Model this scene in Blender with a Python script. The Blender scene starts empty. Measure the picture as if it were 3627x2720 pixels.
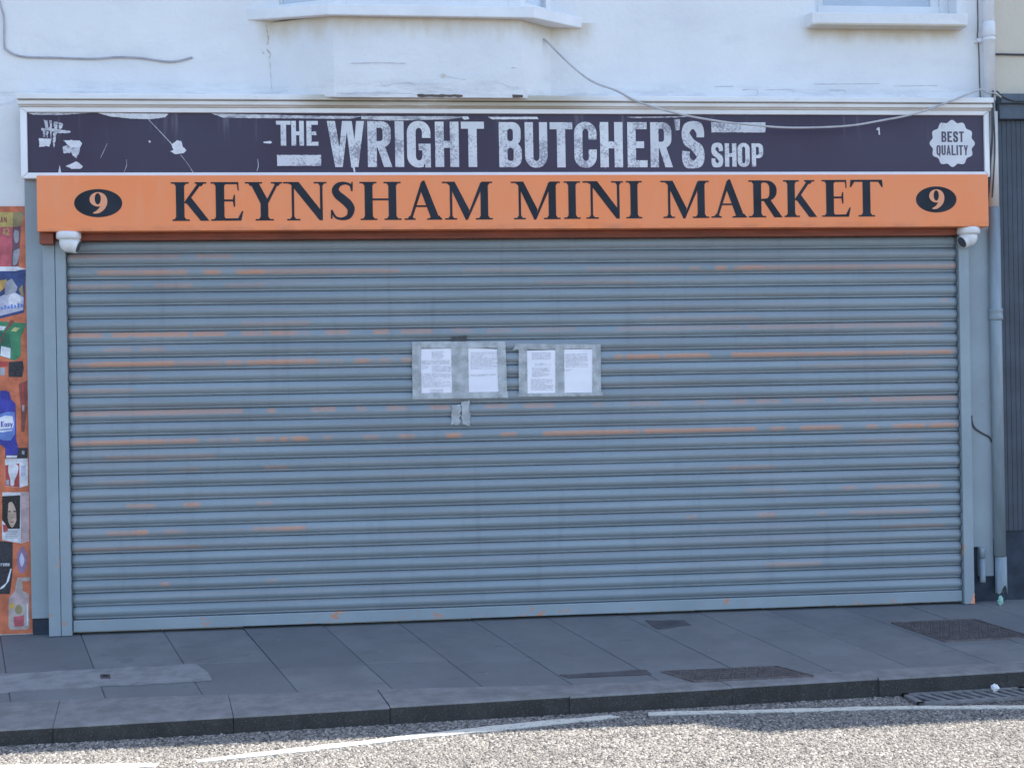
import bpy, math, random
import numpy as np
from mathutils import Vector, Matrix
from mathutils.geometry import delaunay_2d_cdt

SC = bpy.context.scene
COL = SC.collection
R = math.radians

# ------------------------------------------------------------------ camera
yaw, pitch, roll = R(6.07), R(0.06), R(0.995)
fw = Vector((math.sin(yaw) * math.cos(pitch), math.cos(yaw) * math.cos(pitch), math.sin(pitch)))
r0 = fw.cross(Vector((0, 0, 1))).normalized()
u0 = r0.cross(fw)
rr_ = math.cos(roll) * r0 - math.sin(roll) * u0
uu_ = math.sin(roll) * r0 + math.cos(roll) * u0
cam_data = bpy.data.cameras.new('camera')
cam = bpy.data.objects.new('camera', cam_data)
COL.objects.link(cam)
m3 = Matrix((rr_, uu_, -fw)).transposed()
cam.matrix_world = Matrix.Translation((-0.952, -8.95, 1.507)) @ m3.to_4x4()
cam_data.sensor_fit = 'HORIZONTAL'
cam_data.sensor_width = 36.0
cam_data.lens = 48.82
cam_data.clip_start = 0.1
cam_data.clip_end = 3000
SC.camera = cam

# ------------------------------------------------------------------ daylight
SUN_EL, SUN_AZ = R(57), R(64)          # azimuth from +Y (behind the shop) towards +X
world = bpy.data.worlds.new('World')
SC.world = world
world.use_nodes = True
wn = world.node_tree
sky = wn.nodes.new('ShaderNodeTexSky')
sky.sky_type = 'NISHITA'
sky.sun_disc = False
sky.sun_elevation = SUN_EL
sky.sun_rotation = SUN_AZ
sky.air_density = 1.0
sky.dust_density = 1.2
sky.ozone_density = 1.0
wn.links.new(sky.outputs[0], wn.nodes['Background'].inputs[0])
wn.nodes['Background'].inputs[1].default_value = 0.11
sun_data = bpy.data.lights.new('sun', 'SUN')
sun_data.energy = 3.2
sun_data.angle = R(0.5)
sun_data.color = (1.0, 0.94, 0.85)
sun = bpy.data.objects.new('sun', sun_data)
COL.objects.link(sun)
S = Vector((math.sin(SUN_AZ) * math.cos(SUN_EL), math.cos(SUN_AZ) * math.cos(SUN_EL), math.sin(SUN_EL)))
sun.rotation_euler = S.to_track_quat('Z', 'Y').to_euler()
sun.location = S * 30
vs = SC.view_settings
vs.view_transform = 'Standard'
vs.look = 'None'
vs.exposure = 1.92
vs.gamma = 1.0
vs.use_curve_mapping = False
SC.render.engine = 'CYCLES'
SC.cycles.use_denoising = True
SC.cycles.max_bounces = 6
SC.cycles.diffuse_bounces = 3
SC.cycles.glossy_bounces = 3

# ------------------------------------------------------------------ node helpers
class NB:
    """small expression builder on one material's node tree"""
    def __init__(self, name):
        self.m = bpy.data.materials.new(name)
        self.m.use_nodes = True
        self.nt = self.m.node_tree
        self.b = self.nt.nodes['Principled BSDF']
        self._pos = None
    def lk(self, a, sock):
        if isinstance(a, (int, float)):
            sock.default_value = a
        elif isinstance(a, (tuple, list)):
            sock.default_value = tuple(a) + ((1.0,) if len(a) == 3 and sock.type == 'RGBA' else ())
        else:
            self.nt.links.new(a, sock)
    def op(self, op, a, b=0.0, c=0.0, clamp=False):
        n = self.nt.nodes.new('ShaderNodeMath')
        n.operation = op
        n.use_clamp = clamp
        self.lk(a, n.inputs[0]); self.lk(b, n.inputs[1]); self.lk(c, n.inputs[2])
        return n.outputs[0]
    def mul(self, a, b): return self.op('MULTIPLY', a, b)
    def add(self, a, b): return self.op('ADD', a, b)
    def sub(self, a, b): return self.op('SUBTRACT', a, b)
    def ramp(self, x, a, b):          # 0 at a, 1 at b, clamped, smooth
        n = self.nt.nodes.new('ShaderNodeMapRange')
        n.interpolation_type = 'SMOOTHSTEP'
        self.lk(x, n.inputs[0]); n.inputs[1].default_value = a; n.inputs[2].default_value = b
        return n.outputs[0]
    def pos(self):
        if self._pos is None:
            g = self.nt.nodes.new('ShaderNodeNewGeometry')
            s = self.nt.nodes.new('ShaderNodeSeparateXYZ')
            self.nt.links.new(g.outputs['Position'], s.inputs[0])
            self._pos = (g.outputs['Position'], s.outputs[0], s.outputs[1], s.outputs[2], g)
        return self._pos
    def objpos(self):
        g = self.nt.nodes.new('ShaderNodeTexCoord')
        s = self.nt.nodes.new('ShaderNodeSeparateXYZ')
        self.nt.links.new(g.outputs['Object'], s.inputs[0])
        return g.outputs['Object'], s.outputs[0], s.outputs[1], s.outputs[2]
    def vec(self, x, y, z):
        n = self.nt.nodes.new('ShaderNodeCombineXYZ')
        self.lk(x, n.inputs[0]); self.lk(y, n.inputs[1]); self.lk(z, n.inputs[2])
        return n.outputs[0]
    def noise(self, v, scale=5.0, detail=4.0, rough=0.55, stretch=None):
        if stretch is not None:
            mp = self.nt.nodes.new('ShaderNodeMapping')
            self.nt.links.new(v, mp.inputs[0])
            mp.inputs['Scale'].default_value = stretch
            v = mp.outputs[0]
        n = self.nt.nodes.new('ShaderNodeTexNoise')
        self.nt.links.new(v, n.inputs['Vector'])
        n.inputs['Scale'].default_value = scale
        n.inputs['Detail'].default_value = detail
        n.inputs['Roughness'].default_value = rough
        return n.outputs[0]
    def voronoi(self, v, scale, feature='F1'):
        n = self.nt.nodes.new('ShaderNodeTexVoronoi')
        n.feature = feature
        self.nt.links.new(v, n.inputs['Vector'])
        n.inputs['Scale'].default_value = scale
        return n
    def mix(self, f, a, b):
        n = self.nt.nodes.new('ShaderNodeMix')
        n.data_type = 'RGBA'
        self.lk(f, n.inputs[0]); self.lk(a, n.inputs[6]); self.lk(b, n.inputs[7])
        return n.outputs[2]
    def attr(self, name):
        n = self.nt.nodes.new('ShaderNodeAttribute')
        n.attribute_type = 'OBJECT'
        n.attribute_name = name
        return n.outputs['Fac']
    def objrand(self):
        return self.nt.nodes.new('ShaderNodeObjectInfo').outputs['Random']
    def bump(self, h, strength=0.3, dist=0.01, prev=None):
        n = self.nt.nodes.new('ShaderNodeBump')
        n.inputs['Strength'].default_value = strength
        n.inputs['Distance'].default_value = dist
        self.nt.links.new(h, n.inputs['Height'])
        if prev is not None: self.nt.links.new(prev, n.inputs['Normal'])
        return n.outputs[0]
    def done(self, color, rough=0.6, normal=None, metallic=0.0, spec=0.5, coat=0.0):
        self.lk(color, self.b.inputs['Base Color'])
        self.lk(rough, self.b.inputs['Roughness'])
        self.lk(metallic, self.b.inputs['Metallic'])
        self.b.inputs['Specular IOR Level'].default_value = spec
        self.b.inputs['Coat Weight'].default_value = coat
        if normal is not None: self.nt.links.new(normal, self.b.inputs['Normal'])
        return self.m

def sc3(c, k): return tuple(min(1.0, x * k) for x in c)

def plain(name, c, rough=0.55, var=0.12, scale=8.0, bump=0.0, bscale=60.0, metallic=0.0, spec=0.5, stretch=None, rvar=0.0):
    n = NB(name)
    p = n.pos()[0]
    f = n.ramp(n.noise(p, scale, 5, 0.6, stretch), 0.3, 0.7)
    col = n.mix(f, sc3(c, 1 - var), sc3(c, 1 + var))
    nm = n.bump(n.noise(p, bscale, 4, 0.6), bump, 0.004) if bump else None
    return n.done(col, rough, nm, metallic, spec)

M = {}

# painted render of the shop front, with old stains under the sills
def wall_material():
    n = NB('white_render')
    p, x, y, z, g = n.pos()
    big = n.ramp(n.noise(p, 1.1, 4, 0.6), 0.35, 0.7)
    col = n.mix(big, (0.80, 0.80, 0.80), (0.72, 0.725, 0.735))
    patch = n.ramp(n.noise(p, 3.0, 6, 0.65, (0.6, 1, 1.6)), 0.52, 0.68)
    col = n.mix(n.mul(patch, 0.35), col, (0.64, 0.65, 0.68))
    # brown water stains under the bay sill and under the window sill
    def stain(x0, x1, zt, h, amt):
        a = n.mul(n.ramp(x, x0, x0 + 0.12), n.ramp(x, x1, x1 - 0.12))
        nz = n.noise(p, 7.0, 5, 0.6, (1.6, 1, 0.5))
        d = n.add(n.sub(zt, z), n.mul(n.sub(nz, 0.5), h * 1.1))
        b = n.mul(n.ramp(d, h, 0.0), n.op('LESS_THAN', z, zt))
        return n.mul(n.mul(a, b), amt)
    for s in ((-1.62, 0.62, 3.86, 0.20, 0.75), (1.95, 3.12, 3.85, 0.13, 0.75)):
        col = n.mix(stain(*s), col, (0.55, 0.46, 0.33))
    # grime where the wall meets the cornice
    low = n.mul(n.ramp(z, 3.50, 3.36), n.ramp(n.noise(p, 5.0, 6, 0.7, (0.5, 1, 3)), 0.45, 0.62))
    low = n.mul(low, n.op('GREATER_THAN', z, 3.30))
    col = n.mix(n.mul(low, 0.45), col, (0.40, 0.40, 0.44))
    # spots
    sp = n.ramp(n.noise(p, 26.0, 2, 0.5), 0.74, 0.80)
    col = n.mix(n.mul(sp, 0.35), col, (0.35, 0.32, 0.32))
    h = n.add(n.mul(n.noise(p, 2.6, 3, 0.5), 6.0), n.noise(p, 34.0, 5, 0.6))
    return n.done(col, 0.82, n.bump(h, 0.35, 0.012), spec=0.25)
M['wall'] = wall_material()
M['trim'] = plain('white_trim_paint', (0.76, 0.76, 0.77), 0.45, 0.06, 5, 0.15, 40)
M['alu'] = plain('white_aluminium_frame', (0.80, 0.80, 0.82), 0.35, 0.05, 3, 0.05, 20)
M['pvc'] = plain('white_pvc', (0.74, 0.75, 0.76), 0.35, 0.05, 4)
M['glass'] = plain('window_glass', (0.48, 0.53, 0.60), 0.06, 0.1, 1.2, spec=0.9)
M['dark'] = plain('dark_void', (0.11, 0.088, 0.07), 0.9, 0.2)
M['crack'] = plain('crack_line', (0.50, 0.49, 0.51), 0.9, 0.25, 15)
M['crack_brown'] = plain('old_crack_dirt', (0.52, 0.475, 0.43), 0.9, 0.3, 25)

def cornice_material():
    n = NB('cornice_paint')
    p, x, y, z, g = n.pos()
    col = n.mix(n.ramp(n.noise(p, 6, 5, 0.6, (0.4, 1, 2)), 0.4, 0.7), (0.80, 0.80, 0.80), (0.72, 0.71, 0.70))
    # bare timber showing where the paint has gone below the bay
    m = n.mul(n.ramp(x, -1.45, -1.15), n.ramp(x, 0.75, 0.25))
    m = n.mul(m, n.ramp(n.noise(p, 3, 5, 0.6, (0.5, 1, 3)), 0.25, 0.5))
    col = n.mix(n.mul(m, 0.9), col, (0.46, 0.42, 0.34))
    d = n.ramp(n.noise(p, 14, 6, 0.7, (0.5, 1, 2)), 0.58, 0.72)
    d = n.mul(d, n.ramp(n.noise(p, 1.3, 3, 0.5), 0.42, 0.6))
    col = n.mix(n.mul(d, 0.55), col, (0.40, 0.35, 0.29))
    return n.done(col, 0.7, n.bump(n.noise(p, 25, 5, 0.6), 0.3, 0.006), spec=0.3)
M['cornice'] = cornice_material()

GREY = (0.240, 0.288, 0.320)
def grey_paint(name, orange_amt):
    n = NB(name)
    p, x, y, z, g = n.pos()
    col = n.mix(n.ramp(n.noise(p, 2.2, 5, 0.6), 0.35, 0.7), sc3(GREY, 1.05), sc3(GREY, 1.22))
    chip = n.mul(n.ramp(n.noise(p, 9, 5, 0.65), 0.60, 0.66), n.ramp(z, 0.9, 0.0))
    col = n.mix(n.mul(chip, orange_amt), col, (0.55, 0.24, 0.13))
    dirt = n.ramp(n.noise(p, 20, 6, 0.7), 0.66, 0.74)
    col = n.mix(n.mul(dirt, 0.35), col, (0.12, 0.13, 0.15))
    return n.done(col, 0.45, n.bump(n.noise(p, 45, 4, 0.6), 0.12, 0.003))
M['grey'] = grey_paint('grey_blue_paint', 0.0)
M['guide'] = grey_paint('grey_blue_guide_paint', 0.9)

def slat_material():
    n = NB('worn_shutter_paint')
    p, x, y, z, g = n.pos()
    op, ox, oy, oz = n.objpos()
    rnd = n.objrand()
    f = n.mul(oz, 1 / 0.0813)                       # 0 bottom .. 1 top of the slat
    # long soft variation of the grey top coat
    lv = n.noise(n.vec(n.mul(x, 0.7), n.mul(rnd, 40.0), n.mul(z, 7.0)), 1.0, 4, 0.6)
    col = n.mix(n.ramp(lv, 0.3, 0.7), sc3(GREY, 0.90), sc3(GREY, 1.10))
    # pinkish dust worn along some slats
    du = n.noise(n.vec(n.mul(x, 0.55), n.mul(rnd, 71.0), n.mul(f, 2.2)), 1.6, 4, 0.6)
    col = n.mix(n.mul(n.ramp(du, 0.48, 0.68), 0.42), col, (0.30, 0.265, 0.265))
    # orange undercoat bared along runs of the slat
    wa = n.nt.nodes.new('ShaderNodeAttribute'); wa.attribute_name = 'worn'
    st, bd = wa.outputs['Fac'], n.attr('band')
    edge = n.noise(n.vec(n.mul(x, 10.0), n.mul(rnd, 33.0), n.mul(f, 9.0)), 1.0, 3, 0.7)
    dist = n.op('ABSOLUTE', n.sub(f, n.add(bd, n.mul(n.sub(edge, 0.5), 0.16))))
    band = n.ramp(dist, 0.24, 0.13)
    grain = n.ramp(n.noise(n.vec(n.mul(x, 30.0), n.mul(rnd, 9.0), n.mul(f, 22.0)), 1.0, 3, 0.7), 0.20, 0.62)
    blot = n.ramp(n.noise(n.vec(n.mul(x, 7.0), n.mul(rnd, 17.0), n.mul(f, 3.0)), 1.0, 3, 0.6), 0.25, 0.55)
    on = n.mul(n.mul(st, band), n.mul(n.add(0.45, n.mul(grain, 0.55)), n.add(0.45, n.mul(blot, 0.55))))
    col = n.mix(n.mul(on, 0.84), col, (0.60, 0.27, 0.145))
    # thin grime runs and smudges down the curtain
    gr_ = n.ramp(n.noise(n.vec(n.mul(x, 11.0), 0.0, n.mul(z, 0.9)), 1.0, 5, 0.65), 0.52, 0.72)
    col = n.mix(n.mul(gr_, 0.22), col, (0.15, 0.165, 0.175))
    sm_ = n.ramp(n.noise(p, 2.1, 6, 0.7), 0.55, 0.72)
    col = n.mix(n.mul(sm_, 0.25), col, (0.33, 0.34, 0.345))
    # dirt packed along the lower lip
    lip = n.mul(n.ramp(n.op('ABSOLUTE', n.sub(f, 0.17)), 0.07, 0.02), n.ramp(n.noise(n.vec(n.mul(x, 3.0), n.mul(rnd, 27.0), 0.0), 1.0, 4, 0.6), 0.3, 0.6))
    col = n.mix(n.mul(lip, 0.5), col, (0.12, 0.12, 0.125))
    # dark specks in the grooves
    sk = n.ramp(n.noise(n.vec(n.mul(x, 14.0), n.mul(rnd, 21.0), n.mul(f, 30.0)), 1.0, 3, 0.7), 0.63, 0.72)
    sk = n.mul(sk, n.ramp(f, 0.24, 0.06))
    col = n.mix(n.mul(sk, 0.7), col, (0.07, 0.08, 0.10))
    h = n.noise(n.vec(n.mul(x, 2.0), n.mul(rnd, 5.0), n.mul(z, 10.0)), 1.0, 3, 0.5)
    return n.done(col, 0.36, n.bump(n.add(h, n.mul(n.noise(p, 5.0, 3, 0.5), 0.8)), 0.35, 0.007), spec=0.42)
M['slat'] = slat_material()

def orange_material():
    n = NB('orange_sign_face')
    p, x, y, z, g = n.pos()
    col = n.mix(n.ramp(n.noise(p, 1.4, 4, 0.6), 0.3, 0.7), (0.92, 0.280, 0.108), (0.89, 0.305, 0.140))
    scr = n.ramp(n.noise(p, 12, 6, 0.7, (0.5, 1, 2.5)), 0.66, 0.74)
    col = n.mix(n.mul(scr, 0.25), col, (0.55, 0.25, 0.16))
    # faded runs and dirt along the lower edge
    run = n.ramp(n.noise(p, 5.0, 5, 0.65, (2.6, 1, 0.35)), 0.52, 0.74)
    col = n.mix(n.mul(run, 0.20), col, (0.80, 0.42, 0.29))
    low = n.mul(n.ramp(z, 2.545, 2.50), n.ramp(n.noise(p, 9, 5, 0.7, (0.6, 1, 2)), 0.40, 0.65))
    col = n.mix(n.mul(low, 0.40), col, (0.40, 0.17, 0.11))
    return n.done(col, 0.5, n.bump(n.noise(p, 3, 2, 0.5), 0.06, 0.01), spec=0.18)
M['orange'] = orange_material()
M['shaded_lip'] = plain('shaded_orange_return', (0.22, 0.055, 0.028), 0.6, 0.3, 9, 0.2, 30, stretch=(0.3, 1, 3))  # shade under the sign box painted in as a darker orange
M['navy'] = plain('navy_vinyl', (0.018, 0.023, 0.034), 0.5, 0.25, 5, spec=0.22)
M['orange_vinyl'] = plain('orange_vinyl', (0.78, 0.32, 0.17), 0.4, 0.05, 4)

def purple_material():
    n = NB('purple_sign_panel')
    p, x, y, z, g = n.pos()
    col = n.mix(n.ramp(n.noise(p, 0.9, 3, 0.6), 0.3, 0.7), (0.050, 0.037, 0.066), (0.064, 0.054, 0.090))
    run = n.ramp(n.noise(p, 6.0, 4, 0.6, (3.2, 1, 0.22)), 0.56, 0.72)
    run = n.mul(run, n.ramp(z, 3.02, 3.24))
    col = n.mix(n.mul(run, 0.22), col, (0.36, 0.36, 0.42))
    sp = n.ramp(n.noise(p, 30, 3, 0.6), 0.73, 0.78)
    col = n.mix(n.mul(sp, 0.3), col, (0.35, 0.34, 0.40))
    return n.done(col, 0.42, n.bump(n.noise(p, 2.5, 2, 0.5), 0.05, 0.01), spec=0.25)
M['purple'] = purple_material()

def distressed(name, lo, hi):
    n = NB(name)
    p = n.pos()[0]
    col = n.mix(n.ramp(n.noise(p, 4, 4, 0.6), 0.3, 0.7), (0.72, 0.73, 0.75), (0.60, 0.61, 0.65))
    area = n.noise(p, 7.0, 4, 0.6)
    fine = n.noise(p, 85.0, 5, 0.75)
    m = n.ramp(n.add(fine, n.mul(n.sub(area, 0.5), 0.9)), lo, hi)
    col = n.mix(n.mul(m, 0.72), col, (0.16, 0.15, 0.21))
    return n.done(col, 0.45)
M['distress'] = distressed('distressed_white_vinyl', 0.52, 0.66)
M['badge'] = distressed('badge_white_vinyl', 0.62, 0.76)
M['purple_vinyl'] = plain('purple_vinyl', (0.075, 0.06, 0.10), 0.4, 0.2, 20)
M['scuff'] = plain('white_scuffed_paint', (0.66, 0.67, 0.71), 0.7, 0.12, 30)

def thin_scuff():
    n = NB('thin_smeared_white_paint')
    p = n.pos()[0]
    f = n.ramp(n.noise(p, 26, 5, 0.7, (0.7, 1, 1.3)), 0.30, 0.62)
    return n.done(n.mix(f, (0.20, 0.19, 0.25), (0.64, 0.65, 0.69)), 0.6)
M['smear'] = thin_scuff()

def paper_material():
    n = NB('white_paper')
    p = n.pos()[0]
    col = n.mix(n.ramp(n.noise(p, 5, 3, 0.5), 0.3, 0.7), (0.86, 0.84, 0.89), (0.79, 0.78, 0.85))
    return n.done(col, 0.55, n.bump(n.noise(p, 9, 3, 0.5), 0.3, 0.006))
M['paper'] = paper_material()
M['ink'] = plain('printed_ink', (0.55, 0.54, 0.61), 0.7, 0.3, 70)
M['tape'] = plain('grey_cloth_tape', (0.39, 0.41, 0.425), 0.42, 0.24, 16, 0.7, 34)

def slab_material():
    n = NB('paving_stone')
    p, x, y, z, g = n.pos()
    rnd = n.objrand()
    base = n.mix(rnd, (0.140, 0.150, 0.158), (0.200, 0.206, 0.208))
    f = n.ramp(n.noise(p, 2.4, 6, 0.65), 0.3, 0.72)
    col = n.mix(n.mul(f, 0.75), base, (0.115, 0.12, 0.128))
    wet = n.ramp(n.noise(p, 7, 5, 0.65, (1, 1.8, 1)), 0.58, 0.70)
    col = n.mix(n.mul(wet, 0.6), col, (0.095, 0.098, 0.108))
    gum = n.ramp(n.voronoi(p, 5.5).outputs['Distance'], 0.075, 0.05)
    col = n.mix(n.mul(gum, n.mul(n.ramp(n.noise(p, 3.1, 1, 0.5), 0.5, 0.6), 0.5)), col, (0.30, 0.30, 0.31))
    blot = n.ramp(n.noise(p, 1.1, 5, 0.6), 0.5, 0.7)
    col = n.mix(n.mul(blot, 0.5), col, (0.215, 0.207, 0.205))
    gr = n.noise(p, 160, 3, 0.7)
    col = n.mix(n.mul(n.ramp(gr, 0.4, 0.7), 0.22), col, (0.26, 0.26, 0.26))
    return n.done(col, 0.8, n.bump(n.add(n.noise(p, 60, 5, 0.65), n.mul(n.noise(p, 5, 3, 0.5), 3.0)), 0.3, 0.005), spec=0.3)
M['slab'] = slab_material()
M['joint'] = plain('joint_dirt', (0.085, 0.085, 0.085), 0.95, 0.3, 20)

def kerb_material(name, c):
    n = NB(name)
    p = n.pos()[0]
    f = n.ramp(n.noise(p, 9, 6, 0.65), 0.3, 0.7)
    col = n.mix(f, sc3(c, 0.78), sc3(c, 1.15))
    sp = n.ramp(n.noise(p, 140, 3, 0.7), 0.55, 0.7)
    col = n.mix(n.mul(sp, 0.3), col, (0.30, 0.29, 0.28))
    return n.done(col, 0.85, n.bump(n.noise(p, 70, 5, 0.65), 0.45, 0.006), spec=0.25)
M['kerb_top'] = kerb_material('worn_kerb_stone', (0.195, 0.193, 0.195))
M['kerb_face'] = kerb_material('dark_kerb_stone', (0.048, 0.046, 0.043))  # front and end faces darker than the top
M['concrete'] = kerb_material('pale_concrete_patch', (0.235, 0.235, 0.24))
M['tarmac_patch'] = kerb_material('dark_tarmac_patch', (0.085, 0.082, 0.09))

def road_material():
    n = NB('road_surface')
    p = n.pos()[0]
    v = n.voronoi(p, 62.0)
    d = v.outputs['Distance']
    c = n.mix(n.ramp(n.noise(p, 55, 3, 0.7), 0.3, 0.7), (0.13, 0.122, 0.115), (0.30, 0.28, 0.26))
    col = n.mix(n.ramp(d, 0.35, 0.62), c, (0.045, 0.043, 0.042))
    big = n.ramp(n.noise(p, 1.2, 4, 0.6), 0.35, 0.7)
    col = n.mix(n.mul(big, 0.35), col, (0.12, 0.115, 0.11))
    return n.done(col, 0.85, n.bump(n.op('SUBTRACT', 1.0, d), 0.8, 0.012), spec=0.3)
M['road'] = road_material()

def chip_material():
    n = NB('road_chippings')
    g = n.pos()[4]
    r = g.outputs['Random Per Island']
    p = n.pos()[0]
    col = n.mix(r, (0.145, 0.135, 0.122), (0.325, 0.303, 0.272))
    col = n.mix(n.ramp(r, 0.92, 0.97), col, (0.42, 0.40, 0.37))
    tar = n.ramp(n.noise(p, 1.7, 5, 0.65, (1, 1.6, 1)), 0.50, 0.72)     # worn, tarry areas
    col = n.mix(n.mul(tar, 0.55), col, (0.115, 0.108, 0.102))
    return n.done(col, 0.85, spec=0.25)
M['chip'] = chip_material()

def line_material():
    n = NB('road_line_paint')
    p = n.pos()[0]
    w = n.ramp(n.noise(p, 38, 5, 0.7), 0.52, 0.64)
    col = n.mix(n.mul(w, 0.75), (0.60, 0.58, 0.51), (0.22, 0.21, 0.20))
    return n.done(col, 0.7, n.bump(n.noise(p, 90, 4, 0.6), 0.5, 0.004))
M['line'] = line_material()
M['iron'] = plain('cast_iron', (0.088, 0.074, 0.074), 0.6, 0.3, 14, 0.4, 80, metallic=0.2)
M['grate'] = plain('worn_grate_iron', (0.20, 0.20, 0.205), 0.5, 0.25, 18, metallic=0.1)
M['iron_rib'] = plain('worn_cast_iron', (0.135, 0.118, 0.12), 0.5, 0.25, 18, metallic=0.3)
M['void'] = plain('drain_void', (0.012, 0.012, 0.013), 0.95, 0.1)

def cream_material():
    n = NB('cream_render')
    p = n.pos()[0]
    col = n.mix(n.ramp(n.noise(p, 1.5, 4, 0.6), 0.35, 0.7), (0.66, 0.59, 0.48), (0.60, 0.55, 0.455))
    sp = n.ramp(n.noise(p, 18, 5, 0.7), 0.66, 0.74)
    col = n.mix(n.mul(sp, 0.4), col, (0.30, 0.28, 0.25))
    return n.done(col, 0.85, n.bump(n.noise(p, 28, 5, 0.6), 0.3, 0.01), spec=0.25)
M['cream'] = cream_material()
M['slate'] = plain('dark_slate_paint', (0.044, 0.059, 0.084), 0.5, 0.2, 5, 0.2, 40)
M['slate_low'] = plain('grimy_slate_paint', (0.034, 0.046, 0.066), 0.6, 0.3, 8, 0.3, 30, spec=0.25)
M['slate_hi'] = plain('dusty_slate_paint', (0.078, 0.104, 0.14), 0.55, 0.22, 7, 0.3, 30)
M['pipe_grey'] = plain('grey_pipe_paint', (0.23, 0.28, 0.315), 0.45, 0.12, 6, 0.15, 40, stretch=(3, 3, 0.6))
M['pipe_white'] = plain('white_pipe_paint', (0.74, 0.75, 0.78), 0.4, 0.06, 6)
M['pipe_cream'] = plain('unpainted_pipe', (0.58, 0.56, 0.53), 0.45, 0.08, 6)
M['cam_white'] = plain('camera_housing', (0.72, 0.72, 0.73), 0.35, 0.05, 12)
M['lens'] = plain('camera_lens', (0.045, 0.05, 0.065), 0.25, 0.1, 5, spec=0.8)
M['cable_grey'] = plain('grey_cable', (0.46, 0.45, 0.46), 0.5, 0.12, 10)
M['cable_white'] = plain('painted_cable', (0.40, 0.39, 0.42), 0.6, 0.15, 10)
M['cable_dark'] = plain('dark_cable', (0.05, 0.052, 0.06), 0.5, 0.2, 10)
M['green_litter'] = plain('green_plastic', (0.32, 0.55, 0.47), 0.5, 0.1, 30)
M['white_litter'] = plain('white_litter', (0.75, 0.75, 0.76), 0.6, 0.1, 30)
M['roof'] = plain('roof_tiles', (0.14, 0.10, 0.085), 0.8, 0.3, 9, 0.3, 12)
def flat(name, c, rough=0.45): 
    
    n = NB('poster_' + name)
    p = n.pos()[0]
    f1 = n.ramp(n.noise(p, 14, 4, 0.6), 0.3, 0.7)
    col = n.mix(f1, sc3(c, 0.72), sc3(c, 1.18))
    ft = n.ramp(n.noise(p, 75, 4, 0.7, (1, 1, 1.6)), 0.45, 0.7)
    col = n.mix(n.mul(ft, 0.28), col, tuple(0.5 * a + 0.5 * b for a, b in zip(c, (0.42, 0.30, 0.26))))
    return n.done(col, rough, spec=0.3)

# ------------------------------------------------------------------ object helpers
def link(o, parent=None):
    COL.objects.link(o)
    if parent is not None:
        o.parent = parent
        if parent.type == 'EMPTY':
            o.matrix_parent_inverse = Matrix.Translation(-Vector(parent.location))
    return o

def tag(o, label=None, cat=None, group=None, kind=None):
    if label: o['label'] = label
    if cat: o['category'] = cat
    if group: o['group'] = group
    if kind: o['kind'] = kind
    return o

def thing(name, loc, label, cat, group=None):
    o = bpy.data.objects.new(name, None)
    o.location = loc
    o.empty_display_size = 0.1
    COL.objects.link(o)
    return tag(o, label, cat, group)

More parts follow.
